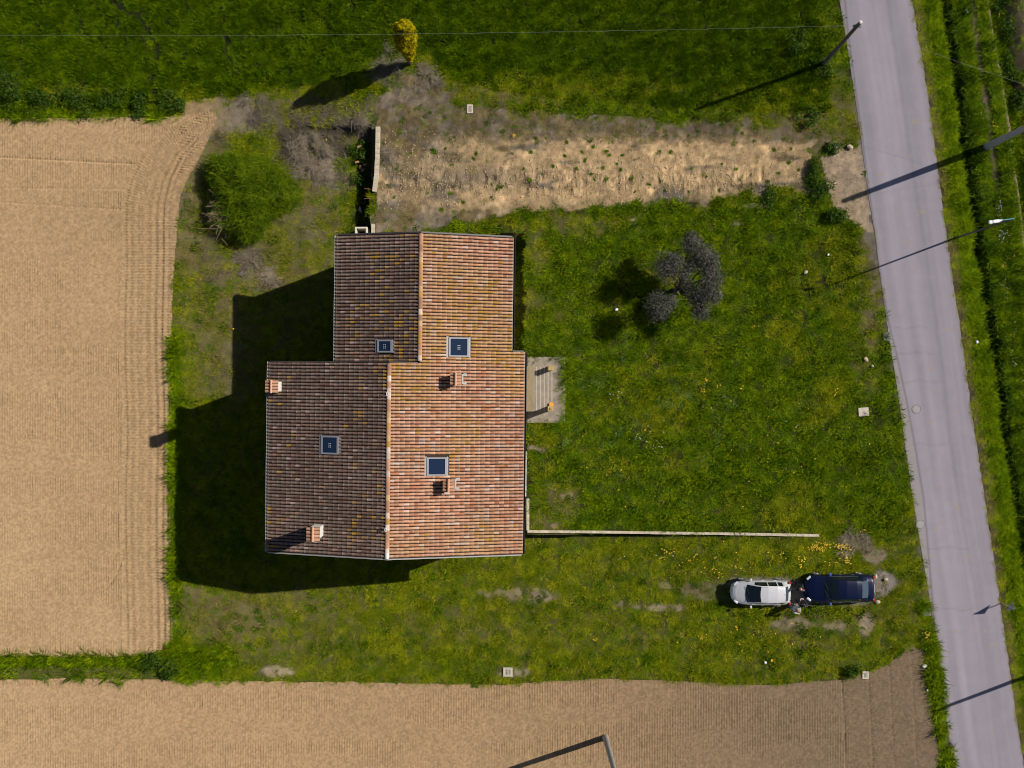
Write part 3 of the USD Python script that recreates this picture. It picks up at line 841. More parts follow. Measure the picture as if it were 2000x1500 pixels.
# skylights
for (u, v, z, hu, hv, sd), (px, py, w_, h_, zf, _) in zip(holes, SKY):
    ang = math.atan(TAN) * sd
    R = Rot.from_euler('y', ang).as_matrix()

    def put(m):
        vv_ = m.vertices @ R.T + [u, v, z + .06]
        return (vv_, m.faces)
    L_, W_ = hu / math.cos(ang), hv
    fr_ = cat_(box(-L_, L_, -W_, -W_ + .09, -.05, .07), box(-L_, L_, W_ - .09, W_, -.05, .07), box(-L_, -L_ + .11, -W_ + .09, W_ - .09, -.05, .07), box(L_ - .11, L_, -W_ + .09, W_ - .09, -.05, .07))
    s_ = ho('skylight', put(fr_), M_frame, label=f'grey framed roof window on the {"east" if sd > 0 else "west"} slope')
    ho('pane', put(box(-L_ + .11, L_ - .11, -W_ + .09, W_ - .09, -.02, .045)), M_glass, s_)
    ho('flashing', put(box(-L_ - .14, -L_ - .004, -W_ - .05, W_ + .05, -.05, .02)), M_zinc, s_)
    ho('flashing', put(box(L_ + .004, L_ + .10, -W_ - .03, W_ + .03, -.05, .012)), M_zinc, s_)
    if (px, py) != (853, 911):
        ho('sticker', put(cat_(*[box(-.05 + a * .11 - .018, -.05 + a * .11 + .018, -.12 + b * .11 - .018, -.12 + b * .11 + .018, .045, .049) for a in range(2) for b in range(3)])), M_litter, s_)


# chimneys
def chimney(px, py, zf, hgt, wu, wv, body, label, apron=False):
    u, v, z = uv_at(px, py, zf)
    # the cap is what the photograph shows: shift the stack so that its top falls there
    u, v = u * (H - z - hgt) / (H - z), v * (H - z - hgt) / (H - z)
    z = zf(u)
    zt = z + hgt
    c = ho('chimney', cat_(box(u - wu / 2, u + wu / 2, v - wv / 2, v + wv / 2, z - .6, zt - .28), box(u - wu / 2 - .05, u + wu / 2 + .05, v - wv / 2 - .05, v + wv / 2 + .05, zt - .28, zt - .21),
                           *[box(u + a - .06, u + a + .06, v + b - .06, v + b + .06, zt - .21, zt - .02) for a in (-wu / 2 + .08, wu / 2 - .08) for b in (-wv / 2 + .08, wv / 2 - .08)]), body, label=label)
    nt = 4
    ww = (wv + .16) / nt
    for s in (-1, 1):
        for k in range(nt):
            t0, t1 = np.array(tv), tf
            L = wu / 2 + .12
            x = t0[:, 0] / .36 * L
            y = t0[:, 1] / .077 * ww * .52
            zz = t0[:, 2] * .9
            pp = np.c_[u + s * x, v - (wv + .16) / 2 + (k + .5) * ww + s * y, zt + .07 + zz - x * .42]
            colr = np.array([.50, .27, .17]) * (.8 + .4 * rng.random())
            ho('cap_tile', (pp, tf), M_tile, c, tint=np.tile(colr, (len(pp), 1)))
    ho('cap_bed', prism([(u - wu / 2 - .10, zt - .03), (u + wu / 2 + .10, zt - .03), (u, zt + .09)], v - wv / 2 - .08, v + wv / 2 + .08), M_deck, c)
    ho('cap_ridge', cat_(bar((u, v - wv / 2 - .09, zt + .13), (u, v + wv / 2 + .09, zt + .13), .065, .065, 10)), M_tile, c, tint=np.tile([.62, .36, .24], (22, 1)), smooth=40)
    if apron:
        x0 = u + wu / 2
        zz = zf(x0 + .2) + .115
        f1 = []
        for (a0, a1, b0, b1) in ((x0 + .10, x0 + .19, v - wv / 2 - .02, v + wv / 2 + .02), (x0 + .19, x0 + .40, v + wv / 2 - .10, v + wv / 2 + .06), (x0 + .19, x0 + .38, v - wv / 2 - .06, v - wv / 2 + .10)):
            m = box(a0, a1, b0, b1, 0, .02)
            m.vertices[:, 2] += zz - (m.vertices[:, 0] - x0 - .2) * TAN
            f1.append(m)
        ho('flashing', cat_(*f1), mat('lead_apron', (.34, .33, .33), rough=.6, noise_amt=.4, scale=14), c, label='pale metal flashing')


chimney(531, 755, zf_ll, 1.7, .52, .58, M_white, 'white plastered chimney on the west eave')
chimney(612, 1043, zf_ll, 1.95, .55, .66, M_white, 'white plastered chimney near the south west corner')
chimney(890, 740, zf_right, 1.05, .42, .55, M_brick, 'brick chimney on the east slope near the rear wing', True)
chimney(876, 948, zf_right, .95, .42, .58, M_brick, 'brick chimney on the east slope below the roof window', True)

# fall-protection anchors on the ridge
for (px, py) in ((759, 769), (756, 1033)):
    u, v, z = uv_at(px, py, lambda u: ZRL)
    z = ZRL + .1
    a = np.linspace(0, 2 * np.pi, 12, endpoint=False)
    pts = np.c_[u - .04 + .05 * np.cos(a), v + .11 * np.sin(a), np.full(12, z + .28)]
    ho('roof_anchor', cat_(*[bar(pts[k], pts[(k + 1) % 12], .016, sec=6) for k in range(12)], bar((u, v, z - .05), (u, v, z + .28), .014), bar((u, v, z + .1), (u - .03, v + .25, z + .28), .01)), M_litter, label='white anchor post on the ridge')

# windows and doors of the facades (seen only from the side)
def facade_window(c, nrm, w_, h_, name='window'):
    """c: centre on the wall (house axes); nrm: 'u+', 'u-', 'v+', 'v-'."""
    s = 1 if nrm[1] == '+' else -1

    def bx(a0, a1, z0, z1, d0_, d1_):
        if nrm[0] == 'u':
            lo_, hi_ = sorted((c[0] + s * d0_, c[0] + s * d1_))
            return box(lo_, hi_, c[1] + a0, c[1] + a1, c[2] + z0, c[2] + z1)
        lo_, hi_ = sorted((c[1] + s * d0_, c[1] + s * d1_))
        return box(c[0] + a0, c[0] + a1, lo_, hi_, c[2] + z0, c[2] + z1)
    fr_ = cat_(bx(-w_ / 2, w_ / 2, h_ / 2 - .08, h_ / 2, .003, .06), bx(-w_ / 2, w_ / 2, -h_ / 2, -h_ / 2 + .08, .003, .06), bx(-w_ / 2, -w_ / 2 + .08, -h_ / 2 + .08, h_ / 2 - .08, .003, .06), bx(w_ / 2 - .08, w_ / 2, -h_ / 2 + .08, h_ / 2 - .08, .003, .06), bx(-.03, .03, -h_ / 2 + .08, h_ / 2 - .08, .003, .05))
    p = ho(name, fr_, M_shutter)
    if name == 'window':
        ho('pane', cat_(bx(-w_ / 2 + .08, -.03, -h_ / 2 + .08, h_ / 2 - .08, .003, .03), bx(.03, w_ / 2 - .08, -h_ / 2 + .08, h_ / 2 - .08, .003, .03)), M_pane, p)
        ho('sill', bx(-w_ / 2 - .08, w_ / 2 + .08, -h_ / 2 - .09, -h_ / 2 - .003, .003, .14), M_concrete, p)
    else:
        ho('panel', cat_(bx(-w_ / 2 + .08, -.03, -h_ / 2 + .08, h_ / 2 - .08, .003, .04), bx(.03, w_ / 2 - .08, -h_ / 2 + .08, h_ / 2 - .08, .003, .04)), M_shutter, p)
        ho('handle', bx(.05, .08, -.1, .05, .06, .1), M_steel, p)


for vv_ in (-8.6, -6.0, -2.6):
    for zz in (1.3, 4.4):
        facade_window((U_LR - g, vv_, zz), 'u+', 1.0, 1.4)
        facade_window((U_LL + g, vv_, zz), 'u-', 1.0, 1.4)
facade_window((U_LR - g, -.3, 4.4), 'u+', 1.0, 1.4)
facade_window((U_LR - g, -.2, 1.95), 'u+', 1.5, 2.2, 'door')
for uu in (-12, -9, -5, -2):
    for zz in (1.3, 4.4):
        facade_window((uu, V_B + .35, zz), 'v-', 1.0, 1.4)
for uu in (-8, -4.5, -2):
    facade_window((uu, V_T - .35, 4.3), 'v+', 1.0, 1.4)
for vv_ in (3.5, 6.5):
    facade_window((U_UR - g, vv_, 4.3), 'u+', 1.0, 1.4)
    facade_window((U_UL + g, vv_, 4.3), 'u-', 1.0, 1.4)

# ------------------------------------------------------------------ entrance stair, pillars, terrace
a, b = P(1030, 700), P(1104, 826)
obj_pad = obj('entrance_terrace', rbox(a[0], b[0], b[1], a[1] + .1, -.3, .03, .02), M_concrete)
tag(obj_pad, 'weathered concrete pad with grass creeping over its edge, below the entrance steps', 'terrace')
y0, y1 = P(0, 803)[1], P(0, 716)[1]
x0 = P(1029, 0)[0]
stair = thing('entrance_stair', 'wide concrete entrance steps down from the east front of the house', 'stair', (x0 + .8, (y0 + y1) / 2, 0))
obj('landing', rbox(x0 - .35, P(1040, 0)[0], y0, y1, -.2, .86, .012), mat('tan_landing', (.27, .21, .12), rough=.9, noise_amt=.25, scale=4, fine=.15), stair, label='tan tiled landing')
for k in range(5):
    xa, xb = P(1040 + k * 7.6, 0)[0], P(1040 + (k + 1) * 7.6, 0)[0]
    obj('step', rbox(xa + .003, xb + .018, y0 + .002 * k, y1 - .002 * k, -.2, .86 - .165 * (k + 1) + .002, .012), M_concrete, stair)
    obj('nosing', box(xb - .028, xb + .022, y0 + .03, y1 - .03, .86 - .165 * (k + 1) - .02, .86 - .165 * (k + 1) + .006), mat('worn_nosing', (.46, .41, .34), rough=.9, noise_amt=.25, scale=8), stair)
for (px, py, lb) in ((1077, 719, 'low square gate pillar at the upper side of the entrance steps'), (1076, 798, 'low square gate pillar with orange brick cap and pot at the lower side of the entrance steps')):
    c = P(px - 1, py, 1.5)
    pl = thing('gate_pillar', lb, 'pillar', (c[0], c[1], 0))
    obj('shaft', box(c[0] - .14, c[0] + .14, c[1] - .14, c[1] + .14, 0, 1.45), M_oldwall, pl)
    obj('cap', rbox(c[0] - .17, c[0] + .17, c[1] - .15, c[1] + .15, 1.453, 1.53, .015), mat('ochre_cap', (.42, .30, .10), rough=.9, noise_amt=.3, scale=10), pl)
    if py > 750:
        obj('cap_brick', rbox(c[0] - .02, c[0] + .15, c[1] - .07, c[1] + .07, 1.533, 1.59, .012), M_brick, pl, label='bright orange brick')
pot = P(1077, 790, .5)
tag(obj('flower_pot', cat_(bar((pot[0], pot[1], .02), (pot[0], pot[1], .30), .09, .14, 14), bar((pot[0], pot[1], .30), (pot[0], pot[1], .34), .15, .15, 14)), mat('orange_pot', (.75, .30, .03), rough=.7, noise_amt=.1), smooth=30), 'bright orange pot beside the lower entrance pillar', 'flower pot')


# ------------------------------------------------------------------ free-standing walls
def wall_line(name, pts, width, z0, z1s, m, label, cat='wall', zb=None, bumpy=.02):
    """A wall whose top follows pixel points (at its top height), a course of coping pieces on a rough core."""
    ln = LineString([P(p[0], p[1], z)[:2] for p, z in zip(pts, z1s)])
    n_ = max(2, int(ln.length / .35))
    C = np.array([ln.interpolate(t, normalized=True).coords[0] for t in np.linspace(0, 1, n_ + 1)])
    zt = np.interp(np.linspace(0, 1, n_ + 1), np.linspace(0, 1, len(z1s)), z1s)
    c0 = C.mean(0)
    w = thing(name, label, cat, (c0[0], c0[1], z0))
    core = []
    for k in range(n_):
        a, b = C[k], C[k + 1]
        d = (b - a) / np.linalg.norm(b - a)
        nn = np.array([-d[1], d[0]]) * width / 2
        h_ = (zt[k] + zt[k + 1]) / 2
        j = rng.normal(0, bumpy * .3, 2)
        q_ = [a + nn, b + nn, b - nn, a - nn]
        vv_ = np.array([(*p, z0) for p in q_] + [(*p, h_ - .06) for p in q_])
        core.append(trimesh.convex.convex_hull(vv_))
        nn2 = nn * (1.05 + rng.normal(0, .05))
        e = d * .006
        q2 = [a + nn2 + e, b + nn2 - e, b - nn2 - e, a - nn2 + e]
        vv2 = np.array([(*p, h_ - .057) for p in q2] + [(*(p * 1), h_ + rng.normal(0, bumpy * .4)) for p in q2])
        obj('coping', trimesh.convex.convex_hull(vv2), m, w)
    obj('core', cat_(*core), m, w)
    return w


wall_line('retaining_wall', [(738, 247), (737, 300), (735, 340), (731, 374)], .26, -2.0, [.35, .35, .3, .25], M_oldwall, 'pale old retaining wall beside the dark ramp north of the house')
wall_line('retaining_wall', [(728, 437), (728, 455)], .20, -2.0, [.3, .3], M_oldwall, 'short stub of pale wall touching the north eave of the house')
wall_line('garden_wall', [(1030, 1038), (1150, 1039), (1300, 1041), (1450, 1043), (1600, 1046)], .16, -1.1, [.10, .10, .09, .08, .06], M_oldwall, 'long low garden wall between the lawn and the parking strip')
wall_line('garden_wall', [(1031, 974), (1031, 1036)], .17, -1.1, [.10, .10], M_oldwall, 'short low wall along the gap at the south east corner of the house')
wall_line('house_kerb', [(1026.5, 882), (1026, 970)], .12, -1.0, [.06, .06], M_white, 'narrow whitish kerb along the foot of the east front', 'kerb')

# light well: U of concrete walls on the north side
lw = thing('light_well', 'open topped concrete light well with pale rim against the north side of the house', 'light well', (*P(705, 452, .3)[:2], -1.9))
zt = .35
xa, xb = P(693, 0, zt)[0], P(717.5, 0, zt)[0]
yt, yb = P(0, 443, zt)[1], P(0, 466, zt)[1] - .6
M_rim = mat('pale_rim', (.60, .55, .46), rough=.8, noise_amt=.1)
obj('side_wall', rbox(xa, xa + .11, yb, yt, -2, zt, .02), M_rim, lw)
obj('side_wall', rbox(xb - .11, xb, yb, yt, -2, zt, .02), M_rim, lw)
obj('end_wall', rbox(xa + .09, xb - .09, yt - .11, yt - .002, -2, zt - .002, .02), M_rim, lw)
# iron ties across the ramp
for py in (369, 388):
    a, b = P(711, py - .5, .1), P(728, py + 1.0, .1)
    tag(obj('tie_rod', bar(a, b, .02), mat('rusty_iron', (.25, .10, .05), rough=.9, noise_amt=.3, scale=10)), f'rusty iron bar across the ramp, the {"one nearer the house" if py > 380 else "one farther from the house"}', 'bar')
wp = gz(701, 412)
tag(obj('white_board', trimesh.Trimesh([wp + [-.15, -.25, .06], wp + [.22, -.1, .05], wp + [.1, .35, .3], wp + [.1, .33, .26]], [[0, 1, 2], [0, 2, 3], [1, 3, 2], [0, 3, 1]]), M_white), 'broken white board lying in the weeds left of the ramp', 'board')

# ------------------------------------------------------------------ vehicles
def car(name, label, st, L, W, glass_rng, side_rng, pillars, paint, loc, rotz, lights, wheel_x, wheel_r, mirror_x, plate, roofrail=False):
    """st: stations (x from the nose, half width factor, top z, roof-edge half width, drop, belt half width, belt z)."""
    t = thing(name, label, 'car', loc, rotz)
    s = np.array(st, float)
    xs = np.unique(np.r_[np.linspace(0, L, 64), s[:, 0], glass_rng[0], glass_rng[1], side_rng])
    par = np.array([np.interp(xs, s[:, 0], s[:, k]) for k in range(1, 7)]).T
    k3 = np.array([.25, .5, .25])
    pads = np.vstack([par[:1], par, par[-1:]])
    sm = (pads[:-2] * .25 + pads[1:-1] * .5 + pads[2:] * .25)
    par = sm
    rows = []
    for x, (wf, zt, wr, dr, wb_, zb) in zip(xs, par):
        wm = W / 2 * wf
        rows.append([(0, zt), (.35 * wr, zt - .06 * dr), (.68 * wr, zt - .22 * dr), (.9 * wr, zt - .6 * dr), (wr, zt - dr), (min(wb_, wm * .97), zb), (wm * .985, zb - .09), (wm, .56), (wm * .985, .34), (wm * .9, .20), (0, .19)])
    R = np.array(rows)
    ns, npnt = R.shape[:2]
    fx = L / 2 - xs                                     # the nose points to +x
    bow = np.interp(xs, [0, .3 * L, .45 * L, .6 * L, .85 * L, L], [-.30, -.24, -.14, .0, .07, .10])
    fx2 = fx[:, None] + bow[:, None] * (2 * R[..., 0] / W) ** 2 * np.where(xs < .5 * L, 1, -1)[:, None] * np.sign(1) * np.where(xs < .5 * L, 1, -1)[:, None]
    half = np.concatenate([fx2[..., None], R], -1)
    i = np.arange(ns * npnt).reshape(ns, npnt)

    def faces(sel):
        a, b, c, d = i[:-1, :-1][sel], i[:-1, 1:][sel], i[1:, 1:][sel], i[1:, :-1][sel]
        f = np.vstack([np.c_[a, d, c], np.c_[a, c, b]])
        v = half.reshape(-1, 3)
        v2 = v * [1, -1, 1]
        m = trimesh.Trimesh(np.vstack([v, v2]), np.vstack([f, f[:, ::-1] + len(v)]), process=False)
        m.merge_vertices()
        m.remove_unreferenced_vertices()
        return m
    xm = (xs[:-1] + xs[1:]) / 2
    J = np.arange(npnt - 1)[None, :] + 0 * xm[:, None].astype(int)
    XM = np.repeat(xm[:, None], npnt - 1, 1)
    (w0, w1), (r0, r1) = glass_rng
    wind = (XM > w0) & (XM < w1) & (J < 3)
    rear = (XM > r0) & (XM < r1) & (J < 3)
    sidew = (XM > side_rng[0]) & (XM < side_rng[1]) & (J == 4)
    for a, b in pillars:
        sidew &= ~((XM > a) & (XM < b))
    cab0, cab1 = w1, r0
    roof = (XM >= w1) & (XM <= r0) & (J < 3)
    body = ~(wind | rear | sidew | roof)
    # nose and tail caps
    bm = faces(body)
    caps = []
    for e in (0, -1):
        ring = np.vstack([half[e], (half[e] * [1, -1, 1])[::-1]])
        c = ring.mean(0)
        n_ = len(ring)
        v = np.vstack([ring, [c]])
        k = np.arange(n_)
        f = np.c_[k, (k + 1) % n_, np.full(n_, n_)]
        caps.append(trimesh.Trimesh(v, f if e == 0 else f[:, ::-1], process=False))
    origin[str(t.GetPath())] = None
    body_p = obj('body', cat_(bm, *caps), paint, t, smooth=38)
    obj('roof', faces(roof), paint, t, smooth=38)
    obj('windscreen', faces(wind), M_carglass, t, smooth=38)
    obj('rear_window', faces(rear), M_carglass2, t, smooth=38)
    cuts = [side_rng[0]] + [x for p_ in pillars for x in p_] + [side_rng[1]]
    for a0, a1 in zip(cuts[::2], cuts[1::2]):
        sw = faces(sidew & (XM > a0) & (XM < a1))
        for s_ in (1, -1):
            comp = trimesh.Trimesh(sw.vertices, sw.faces[sw.triangles_center[:, 1] * s_ > 0], process=False)
            comp.remove_unreferenced_vertices()
            obj('side_window', comp, M_carglass, t, smooth=38)
    # seams: bonnet shut line, door lines
    hz = lambda x: np.interp(x, xs, par[:, 1])
    def strip(xp, yy, zz, r=.006):
        return bar(xp, (xp[0] + yy[0], xp[1] + yy[1], xp[2] + zz), r, sec=5)
    wl = np.interp(w0, xs, par[:, 2])
    obj('wiper', cat_(bar((L / 2 - w0 - .02, -.45, hz(w0) + .02), (L / 2 - w0 - .22, .05, hz(w0 + .18) + .035), .012, sec=5), bar((L / 2 - w0 - .02, .05, hz(w0) + .02), (L / 2 - w0 - .22, .5, hz(w0 + .18) + .02), .012, sec=5)), M_rubber, t)
    for wx in wheel_x:
        for s_ in (1, -1):
            yo = W / 2 * .985
            cyl = trimesh.creation.cylinder(wheel_r, .20, sections=24)
            cyl.apply_transform(trimesh.transformations.rotation_matrix(np.pi / 2, [1, 0, 0]))
            cyl.apply_translation([L / 2 - wx, s_ * (yo - .07), wheel_r])
            wp_ = obj('wheel', cyl, M_rubber, t, smooth=40)
            spokes = [trimesh.creation.cylinder(wheel_r * .28, .03, sections=14)]
            for q_ in range(7):
                an = q_ * 2 * np.pi / 7
                bb = box(-.025, .025, 0, wheel_r * .62, -.012, .012)
                bb.apply_transform(trimesh.transformations.rotation_matrix(an, [0, 0, 1]))
                spokes.append(bb)
            spokes.append(trimesh.creation.annulus(wheel_r * .56, wheel_r * .66, .04, sections=24))
            rim_ = cat_(*spokes)
            rim_.apply_transform(trimesh.transformations.rotation_matrix(np.pi / 2, [1, 0, 0]))
            rim_.apply_translation([L / 2 - wx, s_ * (yo + .035), wheel_r])
            obj('rim', rim_, M_rim_al, wp_)
    for s_ in (1, -1):
        zb_ = np.interp(mirror_x, xs, par[:, 5])
        obj('mirror', rbox(L / 2 - mirror_x - .07, L / 2 - mirror_x + .07, *sorted((s_ * (W / 2 - .02), s_ * (W / 2 + .17))), zb_ - .02, zb_ + .13, .035), paint if name == 'hatchback_car' else M_mirror, t, smooth=40)
        hx, hy, hzz, hl = lights[0]
        h_ = rbox(-.16, .16, -.075, .075, -.05, .05, .03)
        h_.apply_transform(trimesh.transformations.rotation_matrix(s_ * -hl, [0, 0, 1]))
        h_.apply_translation([L / 2 - hx, s_ * hy, hzz])
        obj('headlight', h_, M_lens, t, smooth=40)
        hx, hy, hzz, hl = lights[1]
        h_ = rbox(-.07, .07, -.07, .07, -.13, .13, .03)
        h_.apply_translation([L / 2 - hx, s_ * hy, hzz])
        obj('tail_light', h_, M_tail, t, smooth=40)
        for hx in (side_rng[0] + .75, side_rng[0] + 1.55):
            obj('door_handle', rbox(L / 2 - hx - .09, L / 2 - hx + .09, *sorted((s_ * (W / 2 - .01), s_ * (W / 2 + .03))), .80, .83, .012), M_chrome if name != 'hatchback_car' else paint, t)
        zz0 = np.interp(.5 * (side_rng[0] + side_rng[1]), xs, par[:, 5])
        wbm = np.interp(.5 * (side_rng[0] + side_rng[1]), xs, par[:, 4])
        obj('window_trim', bar((L / 2 - side_rng[0], s_ * wbm, zz0 + .005), (L / 2 - side_rng[1] + .1, s_ * wbm, zz0 + .005), .014, sec=6), M_chrome if name != 'hatchback_car' else paint, t)
    obj('number_plate', box(L / 2 - .01, L / 2 + .012, -.26, .26, .40, .51), M_litter, t)
    obj('number_plate', box(-L / 2 - .012, -L / 2 + .01, -.26, .26, *plate), M_litter, t)
    obj('bumper', rbox(-L / 2 - .05, -L / 2 + .10, -W / 2 * .86, W / 2 * .86, .34, .56, .045), paint, t, smooth=40)
    obj('aerial', bar((L / 2 - r0 + .12, 0, hz(r0 - .12)), (L / 2 - r0 - .12, 0, hz(r0 - .12) + .16), .008, .005, 5), M_rubber, t)
    if roofrail:
        for s_ in (1, -1):
            obj('roof_seam', bar((L / 2 - w1 - .1, s_ * .47, hz(w1 + .2) - .004), (L / 2 - r0 + .1, s_ * .47, hz(r0 - .1) - .018), .012, sec=5), M_zinc, t)
    return t


M_silver = mat('silver_paint', (.70, .69, .73), rough=.3, noise_amt=.02, metallic=.3, coat=.6)
M_navy = mat('navy_paint', (.0014, .005, .030), rough=.3, noise_amt=.02, metallic=.1, coat=.35, spec=.3)
M_carglass = mat('car_glass', (.006, .012, .016), rough=.06, noise_amt=.02, coat=.2)
M_carglass2 = mat('car_rear_glass', (.05, .075, .10), rough=.12, noise_amt=.02, coat=.2)
M_rubber = mat('rubber', (.018, .018, .018), rough=.8, noise_amt=.1)
M_rim_al = mat('alloy', (.55, .56, .58), rough=.35, noise_amt=.02, metallic=.8)
M_lens = mat('headlight_lens', (.45, .50, .58), rough=.12, noise_amt=.02, coat=.6)
M_tail = mat('tail_lens', (.45, .01, .01), rough=.2, noise_amt=.02, coat=.5)
M_chrome = mat('chrome', (.7, .7, .72), rough=.2, noise_amt=.01, metallic=.95)
M_mirror = mat('mirror_blue', (.06, .12, .40), rough=.3, noise_amt=.02, coat=.6)

ps = gz(1481, 1153)
car('hatchback_car', 'silver hatchback parked nose to the house in front of the navy saloon', [
    # x, wf, zt, wr, dr, wb, zb
    (0, .60, .62, .34, .05, .44, .56), (.08, .74, .72, .44, .05, .56, .64), (.22, .86, .80, .52, .05, .64, .72), (.45, .94, .88, .56, .05, .69, .80), (.84, .985, 1.01, .64, .05, .73, .94),
    (1.28, 1.0, 1.28, .60, .05, .75, .97), (1.74, 1.0, 1.47, .56, .06, .75, .98), (2.25, 1.0, 1.52, .56, .06, .75, .99), (2.9, 1.0, 1.51, .55, .06, .74, 1.0), (3.40, .97, 1.46, .53, .06, .71, 1.0),
    (3.56, .95, 1.22, .53, .06, .70, .99), (3.72, .93, .98, .52, .05, .68, .90), (3.85, .90, .86, .50, .05, .64, .80), (3.9, .84, .72, .46, .05, .60, .66)],
    3.9, 1.62, ((.86, 1.76), (3.41, 3.68)), (1.3, 3.30), ((2.2, 2.3), (2.88, 2.96)), M_silver, (ps[0], ps[1], ps[2] + .06), 180,
    ((.30, .60, .70, .75), (3.79, .68, .92, 0)), (.72, 3.18), .29, 1.22, (.62, .73), True)
pb = gz(1632, 1145)
car('saloon_car', 'dark navy saloon with blue mirrors parked behind the silver hatchback', [
    (0, .60, .60, .36, .05, .46, .54), (.08, .76, .68, .46, .05, .60, .62), (.25, .90, .77, .56, .05, .70, .70), (.6, .97, .85, .62, .05, .78, .78), (1.24, .99, .95, .70, .05, .82, .88),
    (1.66, 1.0, 1.22, .66, .05, .84, .92), (2.06, 1.0, 1.39, .62, .06, .84, .93), (2.6, 1.0, 1.44, .61, .06, .84, .94), (3.3, 1.0, 1.41, .60, .06, .83, .95), (3.62, .99, 1.36, .59, .06, .82, .96),
    (4.10, .97, 1.09, .62, .05, .79, .98), (4.42, .95, 1.06, .62, .05, .76, .96), (4.52, .92, 1.02, .58, .05, .72, .93), (4.56, .88, .86, .54, .05, .68, .80), (4.6, .82, .70, .50, .05, .62, .62)],
    4.6, 1.82, ((1.26, 2.08), (3.63, 4.10)), (1.6, 3.58), ((2.58, 2.66),), M_navy, (pb[0], pb[1], pb[2] + .06), 180.5,
    ((.32, .70, .66, .72), (4.50, .74, .86, 0)), (.88, 3.70), .32, 1.65, (.70, .81))


